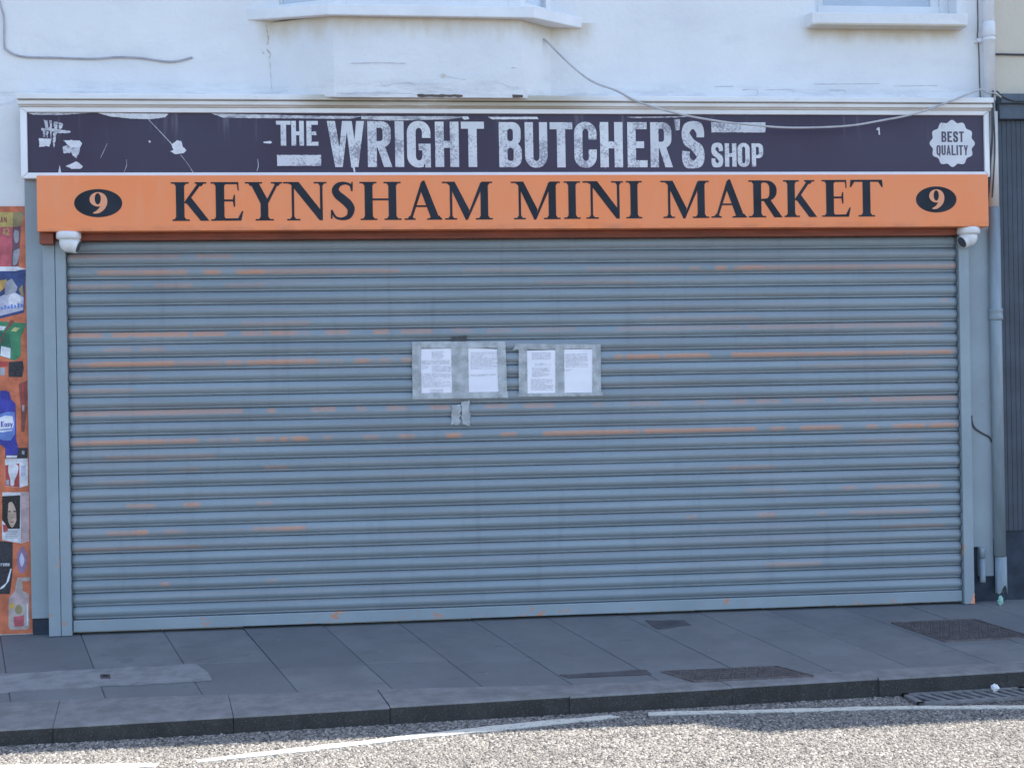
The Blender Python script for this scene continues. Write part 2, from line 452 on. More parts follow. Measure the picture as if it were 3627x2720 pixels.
class MB:
    def __init__(self): self.v, self.f, self.mi = [], [], []
    def add(self, vs_, fs_, mi=0):
        k = len(self.v)
        self.v += [tuple(a) for a in vs_]
        for f in fs_:
            self.f.append(tuple(k + i for i in f)); self.mi.append(mi)
        return self
    def box(self, x0, x1, y0, y1, z0, z1, mi=0):
        v = [(x, y, z) for z in (z0, z1) for y in (y0, y1) for x in (x0, x1)]
        return self.add(v, [(0, 2, 3, 1), (4, 5, 7, 6), (0, 1, 5, 4), (2, 6, 7, 3), (0, 4, 6, 2), (1, 3, 7, 5)], mi)
    def prism(self, bot, top, mi=0):      # two matching rings of points
        n = len(bot)
        fs_ = [tuple(range(n))[::-1], tuple(range(n, 2 * n))]
        fs_ += [(i, (i + 1) % n, n + (i + 1) % n, n + i) for i in range(n)]
        return self.add(list(bot) + list(top), fs_, mi)
    def extrude_x(self, prof, x0, x1, seg=1):   # profile of (y,z), open or closed ring
        n = len(prof)
        k = len(self.v)
        for s in range(seg + 1):
            x = x0 + (x1 - x0) * s / seg
            self.v += [(x, y, z) for y, z in prof]
        for s in range(seg):
            for i in range(n):
                a, b = k + s * n + i, k + s * n + (i + 1) % n
                self.f.append((a, b, b + n, a + n)); self.mi.append(0)
        self.f.append(tuple(k + i for i in range(n))[::-1]); self.mi.append(0)
        self.f.append(tuple(k + seg * n + i for i in range(n))); self.mi.append(0)
        return self
    def tube(self, pts, r, n=8):
        pts = [Vector(p) for p in pts]
        k = len(self.v)
        up = Vector((0.3, 0.5, 0.8)).normalized()
        for i, p in enumerate(pts):
            t = (pts[min(i + 1, len(pts) - 1)] - pts[max(i - 1, 0)]).normalized()
            a = t.cross(up).normalized(); b = t.cross(a)
            rad = r if not isinstance(r, (list, tuple)) else r[i]
            for j in range(n):
                q = 2 * math.pi * j / n
                self.v.append(tuple(p + rad * (math.cos(q) * a + math.sin(q) * b)))
        for i in range(len(pts) - 1):
            for j in range(n):
                a, b = k + i * n + j, k + i * n + (j + 1) % n
                self.f.append((a, b, b + n, a + n)); self.mi.append(0)
        self.f.append(tuple(k + j for j in range(n))); self.mi.append(0)
        self.f.append(tuple(k + (len(pts) - 1) * n + j for j in range(n))[::-1]); self.mi.append(0)
        return self
    def lathe(self, cx, cy, prof, n=28):    # prof: (radius, z)
        k = len(self.v)
        for r, z in prof:
            for j in range(n):
                q = 2 * math.pi * j / n
                self.v.append((cx + r * math.cos(q), cy + r * math.sin(q), z))
        for i in range(len(prof) - 1):
            for j in range(n):
                a, b = k + i * n + j, k + i * n + (j + 1) % n
                self.f.append((a, b, b + n, a + n)); self.mi.append(0)
        self.f.append(tuple(k + j for j in range(n))[::-1]); self.mi.append(0)
        self.f.append(tuple(k + (len(prof) - 1) * n + j for j in range(n))); self.mi.append(0)
        return self
    def mesh(self, name, mats, smooth=False):
        me = bpy.data.meshes.new(name)
        me.from_pydata(self.v, [], self.f)
        for m in (mats if isinstance(mats, (list, tuple)) else [mats]): me.materials.append(M[m] if isinstance(m, str) else m)
        me.polygons.foreach_set('material_index', self.mi)
        if smooth: me.polygons.foreach_set('use_smooth', [True] * len(me.polygons))
        me.update()
        return me
    def build(self, name, mats, parent=None, smooth=False, bevel=0.0, seg=2):
        o = bpy.data.objects.new(name, self.mesh(name, mats, smooth))
        if bevel:
            b = o.modifiers.new('bevel', 'BEVEL')
            b.width = bevel; b.segments = seg; b.limit_method = 'ANGLE'; b.angle_limit = R(40)
        return link(o, parent)

def smooth_path(pts, n=6):
    pts = [Vector(p) for p in pts]
    out = []
    for i in range(len(pts) - 1):
        p0, p1, p2, p3 = pts[max(i - 1, 0)], pts[i], pts[i + 1], pts[min(i + 2, len(pts) - 1)]
        for s in range(n):
            t = s / n
            out.append(0.5 * ((2 * p1) + (p2 - p0) * t + (2 * p0 - 5 * p1 + 4 * p2 - p3) * t * t + (3 * p1 - p0 - 3 * p2 + p3) * t ** 3))
    out.append(pts[-1])
    return out

# ---- flat shapes cut out of polygons: ops are ('+' or '-', polygon of (x, z)), applied in order
def area2(p): return sum(p[i][0] * p[(i + 1) % len(p)][1] - p[(i + 1) % len(p)][0] * p[i][1] for i in range(len(p)))
def cut(ops):
    vv, ff = [], []
    for s, p in ops:
        p = list(p) if area2(p) > 0 else list(p)[::-1]
        ff.append(list(range(len(vv), len(vv) + len(p))))
        vv += [Vector((a, b)) for a, b in p]
    V, E_, F, ov, oe, of = delaunay_2d_cdt(vv, [], ff, 1, 1e-6, True)
    tris = []
    for f, ids in zip(F, of):
        on = False
        for k, (s, p) in enumerate(ops):
            if k in ids: on = (s == '+')
        if on: tris.append(tuple(f))
    return [(v.x, v.y) for v in V], tris
def plate(mb, ops, y, t=0.0015, mi=0, yf=None):
    """solid plate whose front lies at y - t and back at y (camera side is -y)"""
    V, T = cut(ops)
    n = len(V)
    off = (lambda a, b: 0.0) if yf is None else yf
    vs_ = [(a, y - t + off(a, b), b) for a, b in V] + [(a, y + off(a, b), b) for a, b in V]
    cnt = {}
    fs_ = []
    for f in T:
        ar = (V[f[1]][0] - V[f[0]][0]) * (V[f[2]][1] - V[f[0]][1]) - (V[f[2]][0] - V[f[0]][0]) * (V[f[1]][1] - V[f[0]][1])
        if ar < 0: f = f[::-1]
        fs_.append(f)                        # CCW in (x, z) seen from -y
        for i in range(3):
            e = (f[i], f[(i + 1) % 3])
            cnt[e] = cnt.get(e, 0) + 1
    for (a, b) in list(cnt):
        if (b, a) not in cnt: fs_.append((b, a, a + n, b + n))
    return mb.add(vs_, fs_, mi)

def rect(x0, y0, x1, y1): return [(x0, y0), (x1, y0), (x1, y1), (x0, y1)]
def rr(x0, y0, x1, y1, rx, ry, n=6):
    out = []
    for cx, cy, a0 in ((x1 - rx, y0 + ry, -90), (x1 - rx, y1 - ry, 0), (x0 + rx, y1 - ry, 90), (x0 + rx, y0 + ry, 180)):
        for i in range(n + 1):
            a = R(a0 + 90 * i / n)
            out.append((cx + rx * math.cos(a), cy + ry * math.sin(a)))
    return out
def ell(cx, cy, rx, ry, n=40): return [(cx + rx * math.cos(2 * math.pi * i / n), cy + ry * math.sin(2 * math.pi * i / n)) for i in range(n)]
def stroke(pts, ws, n=6):
    P3 = smooth_path([(a, b, w) for (a, b), w in zip(pts, ws)], n)
    L, Q = [], []
    for i, p in enumerate(P3):
        t = P3[min(i + 1, len(P3) - 1)] - P3[max(i - 1, 0)]
        l = math.hypot(t.x, t.y) or 1.0
        nx, ny = -t.y / l, t.x / l
        L.append((p.x + nx * p.z / 2, p.y + ny * p.z / 2)); Q.append((p.x - nx * p.z / 2, p.y - ny * p.z / 2))
    return L + Q[::-1]
def xf(ops, x0, z0, sx, sz): return [(s, [(x0 + a * sx, z0 + b * sz) for a, b in p]) for s, p in ops]

# ---- serif capitals (unit height, natural width)
def sf(x0, x1, st0, st1, y, up):     # slab serif with small brackets
    t, b = 0.038, 0.05
    if up:   # at the foot
        return [('+', rect(x0, y, x1, y + t)), ('+', [(st0 - b, y + t * 0.8), (st1 + b, y + t * 0.8), (st1, y + t + b * 1.3), (st0, y + t + b * 1.3)])]
    return [('+', rect(x0, y - t, x1, y)), ('+', [(st0, y - t - b * 1.3), (st1, y - t - b * 1.3), (st1 + b, y - t * 0.8), (st0 - b, y - t * 0.8)])]
def P_(*p): return [('+', list(p))]
SERIF = {
 'K': (0.98, P_((.125, .02), (.34, .02), (.34, .98), (.125, .98)) + sf(0, .46, .125, .34, 1, False) + sf(.03, .475, .125, .34, 0, True)
      + P_((.33, .47), (.40, .44), (.80, .97), (.70, .97)) + sf(.62, .92, .70, .80, 1, False)
      + P_((.36, .50), (.52, .60), (.985, 0), (.76, 0))),
 'E': (0.836, P_((.125, .02), (.345, .02), (.345, .98), (.125, .98)) + sf(0, .46, .125, .345, 1, False) + sf(0, .46, .125, .345, 0, True)
      + P_((.3, .945), (.68, .945), (.70, .78), (.725, .78), (.715, 1.0), (.3, 1.0))
      + P_((.3, .50), (.57, .50), (.595, .36), (.625, .36), (.625, .67), (.595, .67), (.57, .55), (.3, .55))
      + P_((.3, 0), (.78, 0), (.836, .25), (.805, .25), (.70, .062), (.3, .058))),
 'Y': (0.96, P_((.395, .02), (.59, .02), (.59, .47), (.395, .47)) + sf(.26, .73, .395, .59, 0, True)
      + P_((.13, .98), (.35, .98), (.60, .50), (.56, .40), (.395, .44)) + sf(0, .44, .13, .33, 1, False)
      + P_((.52, .47), (.59, .44), (.865, .97), (.79, .97)) + sf(.67, .96, .79, .865, 1, False)),
 'N': (1.12, P_((.215, .02), (.275, .02), (.275, .9), (.215, .9)) + sf(.09, .43, .215, .275, 0, True)
      + P_((0, 1), (.40, 1), (1.015, .20), (1.015, 0), (.93, 0), (.20, .93), (.12, .962), (0, .962))
      + P_((.95, .0), (1.015, .0), (1.015, .98), (.95, .98)) + sf(.79, 1.12, .95, 1.015, 1, False)),
 'S': (0.67, [('+', stroke([(.575, .80), (.54, .915), (.40, .965), (.24, .93), (.15, .80), (.20, .67), (.34, .55), (.48, .42), (.55, .28), (.49, .10), (.32, .035), (.15, .075), (.06, .22)],
                          [.05, .06, .07, .12, .18, .21, .22, .22, .19, .13, .075, .06, .05])),
      ('+', [(.55, .76), (.60, .76), (.605, 1.0), (.57, 1.0)]), ('+', [(.02, .04), (.06, .04), (.075, .27), (.025, .27)])]),
 'H': (1.08, P_((.13, .02), (.335, .02), (.335, .98), (.13, .98)) + P_((.75, .02), (.95, .02), (.95, .98), (.75, .98)) + P_((.3, .515), (.8, .515), (.8, .565), (.3, .565))
      + sf(0, .44, .13, .335, 1, False) + sf(0.02, .45, .13, .335, 0, True) + sf(.63, 1.07, .75, .95, 1, False) + sf(.64, 1.08, .75, .95, 0, True)),
 'A': (0.97, P_((.43, .97), (.475, 1.03), (.525, 1.03), (.905, .02), (.69, .02), (.40, .83)) + P_((.43, .97), (.49, .90), (.19, .02), (.125, .02))
      + P_((.25, .335), (.70, .335), (.70, .382), (.25, .382)) + sf(0, .28, .125, .19, 0, True) + sf(.58, .97, .69, .905, 0, True)),
 'M': (1.31, P_((.20, .02), (.26, .02), (.26, .92), (.20, .92)) + sf(.07, .38, .20, .26, 0, True)
      + P_((0, 1), (.33, 1), (.70, .26), (.64, -.01), (.61, -.01), (.19, .90), (.12, .962), (0, .962)) + P_((.61, -.01), (.66, -.01), (1.08, .92), (1.05, 1), (1.00, .97))
      + P_((1.00, .02), (1.195, .02), (1.195, .98), (1.03, .98), (1.00, .90)) + sf(1.03, 1.31, 1.05, 1.195, 1, False) + sf(.87, 1.31, 1.00, 1.195, 0, True)),
 'I': (0.435, P_((.12, .02), (.315, .02), (.315, .98), (.12, .98)) + sf(0, .435, .12, .315, 1, False) + sf(0, .435, .12, .315, 0, True)),
 'R': (0.87, [('+', rr(.14, .44, .74, .995, .26, .26)), ('+', rect(.14, .44, .45, .995)), ('-', rr(.30, .495, .55, .94, .12, .15)), ('-', rect(.30, .495, .43, .94))]
      + P_((.125, .02), (.33, .02), (.33, .98), (.125, .98)) + sf(0, .36, .125, .33, 1, False) + sf(0, .45, .125, .33, 0, True)
      + P_((.36, .50), (.54, .52), (.88, 0), (.67, 0))),
 'T': (0.85, P_((.335, .02), (.535, .02), (.535, .98), (.335, .98)) + sf(.22, .65, .335, .535, 0, True)
      + P_((.02, 1), (.85, 1), (.87, .80), (.84, .80), (.75, .945), (.12, .945), (.03, .80), (0, .80))),
}
NINE = [('+', ell(.47, .665, .46, .335)), ('-', ell(.45, .69, .165, .265, 28)),
        ('+', stroke([(.80, .72), (.80, .50), (.70, .29), (.47, .10), (.20, .025)], [.28, .30, .26, .17, .05]))]
# ---- condensed sans capitals in a unit box
V_, H_ = 0.37, 0.155
SANS = {
 'T': [('+', rect(0, 1 - H_, 1, 1)), ('+', rect(.31, 0, .68, 1))],
 'H': [('+', rect(0, 0, V_, 1)), ('+', rect(1 - V_, 0, 1, 1)), ('+', rect(.2, .42, .8, .575))],
 'E': [('+', rect(0, 0, .42, 1)), ('+', rect(.2, 1 - H_, .98, 1)), ('+', rect(.2, .425, .84, .575)), ('+', rect(.2, 0, 1, H_))],
 'W': P_((0, 1), (.22, 1), (.41, 0), (.21, 0)) + P_((.27, 0), (.41, 0), (.57, 1), (.41, 1)) + P_((.50, 1), (.67, 1), (.83, 0), (.64, 0)) + P_((.66, 0), (.83, 0), (1, 1), (.79, 1)),
 'R': [('+', rr(.1, .42, .95, 1, .40, .20)), ('+', rect(0, 0, V_, 1)), ('-', rr(V_, .565, .62, .855, .11, .07)), ('-', rect(V_, .565, .5, .855)), ('+', [(.38, .46), (.70, .46), (1.0, 0), (.66, 0)])],
 'I': [('+', rect(0, 0, 1, 1))],
 'G': [('+', rr(0, 0, 1, 1, .46, .25)), ('-', rr(V_, .15, .64, .85, .13, .09)), ('-', rect(.60, .51, 1.1, .635)), ('+', rect(.49, .37, 1, .51)), ('+', rect(.74, 0, 1, .45)), ('-', rect(.70, -.05, .76, .07))],
 'B': [('+', rr(.1, .47, .96, 1, .36, .19)), ('+', rr(.1, 0, 1, .55, .38, .20)), ('+', rect(0, 0, V_, 1)), ('-', rr(V_, .575, .62, .855, .12, .07)), ('-', rr(V_, .14, .64, .43, .12, .07))],
 'U': [('+', rr(0, 0, 1, .62, .46, .26)), ('+', rect(0, .3, 1, 1)), ('-', rr(V_, .145, .64, .6, .13, .09)), ('-', rect(V_, .3, .64, 1.1))],
 'C': [('+', rr(0, 0, 1, 1, .46, .25)), ('-', rr(V_, .15, .64, .85, .13, .09)), ('-', rect(.60, .40, 1.1, .615))],
 'O': [('+', rr(0, 0, 1, 1, .46, .25)), ('-', rr(V_, .15, .63, .85, .13, .09))],
 'P': [('+', rr(.1, .36, 1, 1, .42, .22)), ('+', rect(0, 0, V_, 1)), ('-', rr(V_, .50, .63, .85, .13, .08)), ('-', rect(V_, .50, .5, .85))],
 "'": [('+', [(.25, 0), (.9, .02), (1, 1), (0, .96)])],
 'A': [('+', [(0, 0), (.30, 0), (.62, 1), (.36, 1)]), ('+', [(.70, 0), (1, 0), (.64, 1), (.38, 1)]), ('+', rect(.2, .2, .8, .35))],
 'L': [('+', rect(0, 0, V_, 1)), ('+', rect(0, 0, 1, H_))],
 'Y': [('+', [(0, 1), (.32, 1), (.66, .42), (.66, 0), (.33, 0), (.33, .42)]), ('+', [(.68, 1), (1, 1), (.66, .40), (.40, .42)])],
 'Q': [('+', rr(0, .0, 1, 1, .46, .25)), ('-', rr(V_, .15, .63, .85, .13, .09)), ('+', [(.45, .16), (.68, .2), (.98, -.16), (.70, -.16)])],
 'N': [('+', rect(0, 0, .28, 1)), ('+', rect(.72, 0, 1, 1)), ('+', [(0, 1), (.3, 1), (1, 0), (.7, 0)])],
 '4': [('+', rect(.55, 0, .85, 1)), ('+', rect(0, .2, 1, .36)), ('+', [(0, .3), (.25, .3), (.75, 1), (.5, 1)])],
 '2': [('+', stroke([(.1, .78), (.35, .93), (.72, .86), (.78, .66), (.5, .38), (.15, .1)], [.2] * 6)), ('+', rect(0, 0, 1, .17))],
}
_s = stroke([(.83, .66), (.80, .82), (.50, .925), (.20, .82), (.19, .66), (.48, .50), (.81, .33), (.80, .17), (.50, .075), (.19, .17), (.17, .36)],
            [.34, .33, .17, .30, .35, .25, .35, .30, .17, .33, .34])
SANS['S'] = [('+', _s)]

def letter(parent, ops, x0, x1, z0, z1, w, y, mat, t=0.002, name='letter'):
    mb = MB()
    plate(mb, xf(ops, x0, z0, (x1 - x0) / w, z1 - z0), y, t)
    return mb.build(name, mat, parent)

random.seed(7)
# ================================================================== THE SETTING
ROAD_Z = -0.225
def pave_z(y): return 0.08 * (y + 0.10)
def kerb_front(x): return -1.72 + 0.055 * x
def kerb_back(x):
    pts = [(-9, -1.62), (-4.5, -1.43), (-3.2, -1.40), (-0.8, -1.46), (0.2, -1.52), (3.5, -1.40), (10, -1.0)]
    for (a, b), (c, d) in zip(pts, pts[1:]):
        if x <= c: return b + (d - b) * (x - a) / (c - a)
    return -1.0

tag(MB().add([(-400, -400, -0.7), (400, -400, -0.7), (400, 400, -0.7), (-400, 400, -0.7)], [(0, 1, 2, 3)]).build('ground', 'joint'), kind='structure')

def sheet(mb, poly, z):
    return mb.add([(x, y, z) for x, y in poly], [tuple(range(len(poly)))])
road = MB()
xs = [-90, -9, -4, 0, 4, 9, 90]
road.add([(x, kerb_front(max(-9, min(9, x))) + 0.04, ROAD_Z) for x in xs] + [(x, -70, ROAD_Z) for x in xs],
         [(i + 7, i + 8, i + 1, i) for i in range(6)])
road = tag(road.build('road', 'road'), kind='structure')

# loose-looking stone chippings bedded in the road surface (real relief near the camera)
def chippings():
    rng = np.random.default_rng(3)
    N = 74000
    X = rng.uniform(-4.2, 4.2, N)
    Yk = -1.72 + 0.055 * X - 0.015
    Y = Yk - rng.uniform(0, 1, N) * (3.7 + Yk)
    keep = ~((X > 1.92) & (X < 2.66) & (Y > -1.90))
    X, Y = X[keep], Y[keep]
    N = len(X)
    r = rng.uniform(0.0050, 0.0125, N)
    h = rng.uniform(0.0015, 0.0058, N)
    a0 = rng.uniform(0, 6.28, N)
    V = np.zeros((N, 8, 3))
    tx, ty = rng.uniform(-.002, .002, N), rng.uniform(-.002, .002, N)
    for k in range(4):
        a = a0 + k * math.pi / 2 + rng.uniform(-.35, .35, N)
        rk = r * rng.uniform(.75, 1.2, N)
        V[:, k, 0] = X + rk * np.cos(a); V[:, k, 1] = Y + rk * np.sin(a); V[:, k, 2] = ROAD_Z - 0.002
        V[:, k + 4, 0] = X + tx + .62 * rk * np.cos(a); V[:, k + 4, 1] = Y + ty + .62 * rk * np.sin(a)
        V[:, k + 4, 2] = ROAD_Z + h * rng.uniform(.7, 1.1, N)
    quad = np.array([[4, 5, 6, 7]] + [[k, (k + 1) % 4, 4 + (k + 1) % 4, 4 + k] for k in range(4)])
    F = (quad[None] + 8 * np.arange(N)[:, None, None]).reshape(-1, 4)
    me = bpy.data.meshes.new('road_chippings')
    me.vertices.add(N * 8); me.vertices.foreach_set('co', V.reshape(-1))
    me.loops.add(len(F) * 4); me.loops.foreach_set('vertex_index', F.reshape(-1).astype(np.int32))
    me.polygons.add(len(F)); me.polygons.foreach_set('loop_start', np.arange(0, len(F) * 4, 4, dtype=np.int32))
    me.materials.append(M['chip'])
    me.update(calc_edges=True)
    o = bpy.data.objects.new('road_chippings', me)
    return tag(link(o, road), kind='stuff')
chippings()

def wob(poly, amp, n=14):               # ragged paint edge
    out = []
    for i, p in enumerate(poly):
        q = poly[(i + 1) % len(poly)]
        k = max(1, int(math.hypot(q[0] - p[0], q[1] - p[1]) * n))
        for s in range(k):
            t = s / k
            out.append((p[0] + (q[0] - p[0]) * t + random.uniform(-amp, amp), p[1] + (q[1] - p[1]) * t + random.uniform(-amp, amp)))
    return out
def ground_plate(poly, z, t, name, mat, parent=None, zf=None, amp=0.0):
    if amp: poly = wob(poly, amp)
    V, T = cut([('+', poly)])
    zz = zf if zf else (lambda x, y: z)
    n = len(V)
    mb = MB()
    fs_ = []
    ed = {}
    for f in T:
        ar = (V[f[1]][0] - V[f[0]][0]) * (V[f[2]][1] - V[f[0]][1]) - (V[f[2]][0] - V[f[0]][0]) * (V[f[1]][1] - V[f[0]][1])
        if ar < 0: f = f[::-1]
        fs_.append(f)
        for i in range(3): ed[(f[i], f[(i + 1) % 3])] = 1
    for a, b in list(ed):
        if (b, a) not in ed: fs_.append((b, a, a + n, b + n))
    mb.add([(x, y, zz(x, y) + t) for x, y in V] + [(x, y, zz(x, y)) for x, y in V], fs_)
    return mb.build(name, mat, parent)
LINES = [
    [(-1.767, -2.311), (-1.105, -2.128), (-0.651, -2.000), (-0.336, -1.914), (-0.012, -1.845), (0.301, -1.797), (0.340, -1.840), (-0.188, -1.985), (-0.655, -2.080), (-1.104, -2.208), (-1.754, -2.366)],
    [(0.498, -1.764), (0.696, -1.782), (1.831, -1.867), (2.462, -1.975), (4.2, -2.26), (4.2, -2.33), (2.45, -2.035), (1.83, -1.930), (0.680, -1.848), (0.488, -1.831)],
    [(-4.4, -2.00), (-2.672, -2.249), (-2.292, -2.300), (-1.938, -2.340), (-1.949, -2.412), (-2.30, -2.40), (-2.68, -2.34), (-4.4, -2.09)],
]
for L in LINES:
    ground_plate(L, ROAD_Z, 0.0066, 'road_marking', 'line', road, amp=0.008)

# pavement: bed with separate flagstones
pave = MB()
px = [-9 + 0.75 * i for i in range(26)]
pave.add([(x, 0.05, pave_z(0.05) - 0.007) for x in px] + [(x, kerb_back(x) - 0.03, pave_z(kerb_back(x)) - 0.007) for x in px],
         [(i, i + 26, i + 27, i + 1) for i in range(25)])
pave = tag(pave.build('pavement', 'joint'), kind='structure')
JX = [-2.735, -2.231, -1.735, -1.236, -0.76, -0.285, 0.195, 0.697, 1.19, 1.655, 2.154, 2.61, 3.09]
while JX[0] > -8: JX.insert(0, JX[0] - 0.487)
while JX[-1] < 8: JX.append(JX[-1] + 0.487)
CUTS = {-2.735: [-0.83], -2.231: [-0.82], -1.735: [-0.98], -1.236: [-0.95], -0.76: [-1.02], 1.655: [-1.16], 2.154: [-1.05], 2.61: [-1.0]}
SK = 0.288
def slab(poly, parent, mat='slab', th=0.045, dz=0.0, g=0.0022):
    cx = sum(p[0] for p in poly) / len(poly); cy = sum(p[1] for p in poly) / len(poly)
    pts = []
    for x, y in poly:
        dx, dy = cx - x, cy - y
        pts.append((x + math.copysign(g, dx), y + math.copysign(g, dy)))
    tx, ty = random.uniform(-.002, .002), random.uniform(-.002, .002)
    top = [(x, y, pave_z(y) + dz + tx * (x - cx) + ty * (y - cy)) for x, y in pts]
    bot = [(x, y, z - th) for x, y, z in top]
    mb = MB()
    mb.prism(bot, top)
    return mb.build('paving_slab', mat, parent, bevel=random.uniform(0.003, 0.007))
for a, b in zip(JX, JX[1:]):
    cuts = CUTS.get(a, random.choice([[-0.9], [], [-1.1]]) if (a < -2.8 or a > 2.7) else [])
    def at(xj, y): return xj - SK * (y + 0.05)
    ys = [0.02] + cuts
    for i, y0 in enumerate(ys):
        if i + 1 < len(ys):
            y1 = ys[i + 1]
            poly = [(at(a, y1), y1), (at(b, y1), y1), (at(b, y0), y0), (at(a, y0), y0)]
        else:
            ya, yb = kerb_back(at(a, -1.45)), kerb_back(at(b, -1.45))
            poly = [(at(a, ya), ya), (at(b, yb), yb), (at(b, y0), y0), (at(a, y0), y0)]
        slab(poly, pave, dz=random.uniform(-0.0018, 0.0018))

# kerb stones
kerb = MB()
kx = [-9 + 0.75 * i for i in range(26)]
kerb.add([(x, kerb_front(x) + 0.03, -0.17) for x in kx] + [(x, kerb_back(x) - 0.01, -0.17) for x in kx], [(i, i + 1, i + 27, i + 26) for i in range(25)])
kerb.add([(x, kerb_front(x) + 0.016, -0.32) for x in kx] + [(x, kerb_front(x) + 0.016, pave_z(kerb_front(x)) - 0.02) for x in kx], [(i, i + 1, i + 27, i + 26) for i in range(25)])
kerb = tag(kerb.build('kerb', 'joint'), kind='structure')
KX = [-2.515, -1.64, -0.85, 0.094, 0.98, 1.812, 2.56]
while KX[0] > -7.5: KX.insert(0, KX[0] - 0.88)
while KX[-1] < 7.5: KX.append(KX[-1] + 0.88)
for a, b in zip(KX, KX[1:]):
    g = 0.0016
    x0, x1 = a + g, b - g
    dz = random.uniform(-.003, .003); dy = random.uniform(-.006, .006)
    top, bot = [], []
    for x, f in ((x0, kerb_front), (x1, kerb_front), (x1, kerb_back), (x0, kerb_back)):
        y = f(x) + (dy if f is kerb_front else -0.004)
        yy = y
        if f is kerb_back: xx = x - 0.06
        else: xx = x
        top.append((xx, yy, pave_z(y) + dz)); bot.append((xx, yy + (0.0 if f is kerb_back else -0.006), -0.32))
    mb = MB()
    n = 4
    mb.add(bot + top, [(4, 5, 6, 7), (3, 2, 1, 0), (2, 3, 7, 6)], 0)
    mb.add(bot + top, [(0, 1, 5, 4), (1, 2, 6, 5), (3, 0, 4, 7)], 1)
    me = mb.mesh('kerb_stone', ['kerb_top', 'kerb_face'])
    import bmesh
    bm = bmesh.new(); bm.from_mesh(me); bmesh.ops.remove_doubles(bm, verts=bm.verts, dist=1e-5)
    fe = [e for e in bm.edges if all((v.co - Vector(top[0])).length < 1e-4 or (v.co - Vector(top[1])).length < 1e-4 for v in e.verts)]
    bmesh.ops.bevel(bm, geom=fe, offset=0.011, segments=3, profile=0.5, affect='EDGES')
    bm.to_mesh(me); bm.free()
    o = bpy.data.objects.new('kerb_stone', me)
    link(o, kerb)

# repairs in the paving
ground_plate([(-3.9, -0.93), (-3.0, -0.90), (-1.93, -0.85), (-1.86, -1.02), (-1.82, -1.18), (-2.92, -1.255), (-3.9, -1.30)], 0, 0.006, 'concrete_patch', 'concrete', pave, zf=lambda x, y: pave_z(y), amp=0.012)
ground_plate([(0.097, -1.340), (0.583, -1.302), (0.606, -1.395), (0.136, -1.398)], 0, 0.005, 'tarmac_patch', 'tarmac_patch', pave, zf=lambda x, y: pave_z(y), amp=0.008)
ground_plate([(0.814, -0.224), (1.056, -0.259), (1.068, -0.378), (0.92, -0.42), (0.837, -0.440)], 0, 0.005, 'tarmac_patch', 'tarmac_patch', pave, zf=lambda x, y: pave_z(y), amp=0.012)

# ================================================================== BUILDINGS
shop = thing('shop_building', (-1.6, 0.1, 0), 'white rendered shop building with a bay window above the closed shutter', 'building')
mb = MB()
plate(mb, [('+', rect(-6.5, -0.3, 3.305, 6.0)), ('-', rect(2.066, 3.90, 3.046, 5.25))], 0.25, 0.25)
mb.build('wall', 'wall', shop)
mb = MB()
mb.box(-6.5, -6.25, 0.25, 8, -0.3, 6.0); mb.box(-6.25, 3.305, 7.75, 8, -0.3, 6.0); mb.box(3.1, 3.305, 0.25, 7.75, -0.3, 6.0)
mb.build('wall', 'wall', shop)
mb = MB()
mb.prism([(-6.6, -0.12, 6.0), (-6.6, 8.1, 6.0), (-6.6, 4.0, 8.5)], [(3.30, -0.12, 6.0), (3.30, 8.1, 6.0), (3.30, 4.0, 8.5)])
mb.build('roof', 'roof', shop)
MB().extrude_x([(-0.27, 6.0), (-0.27, 5.92), (-0.24, 5.88), (-0.13, 5.88), (-0.10, 5.92), (-0.10, 6.0)], -6.6, 3.30).build('gutter', 'pvc', shop)

# sash window with projecting sill, right of the bay
win = MB()
win.box(2.066, 2.125, 0.13, 0.19, 3.955, 5.25); win.box(2.985, 3.046, 0.13, 0.19, 3.955, 5.25)
win.box(2.125, 2.985, 0.13, 0.19, 3.955, 4.03); win.box(2.125, 2.985, 0.13, 0.19, 5.18, 5.25)
win.box(2.925, 2.985, 0.145, 0.185, 4.03, 5.18); win.box(2.125, 2.17, 0.145, 0.185, 4.03, 5.18)
win = win.build('window', 'pvc', shop, bevel=0.004)
MB().box(2.17, 2.925, 0.160, 0.172, 4.03, 5.18).build('pane', 'glass', win)
mb = MB()
prof = [(-0.11, 3.837), (0.13, 3.837), (0.13, 3.954), (-0.11, 3.920)]
mb.extrude_x(prof, 2.008, 3.075, 8)
mb.build('sill', 'wall', win, bevel=0.006)

# bay window
AP = [(-1.50, 0.0), (-1.108, -0.20), (0.083, -0.20), (0.29, 0.0)]
mb = MB()
bot = [(x, y, z) for (x, y), z in zip(AP, (3.365, 3.327, 3.327, 3.338))] + [(0.29, 0.06, 3.345), (-1.50, 0.06, 3.365)]
top = [(x, y, 3.845) for x, y in AP] + [(0.29, 0.06, 3.845), (-1.50, 0.06, 3.845)]
mb.prism(bot, top)
bay = mb.build('bay_window', 'wall', shop, bevel=0.008)
SP = [(-1.655, 0.0), (-1.139, -0.26), (0.152, -0.26), (0.50, 0.0)]
zb = (3.856, 3.827, 3.821, 3.826)
mb = MB()
mb.prism([(x, y, z) for (x, y), z in zip(SP, zb)] + [(0.5, 0.05, 3.826), (-1.655, 0.05, 3.856)],
         [(x, y, z + 0.070) for (x, y), z in zip(SP, zb)] + [(0.5, 0.05, 3.91), (-1.655, 0.05, 3.94)])
mb.build('sill', 'trim', bay, bevel=0.006)
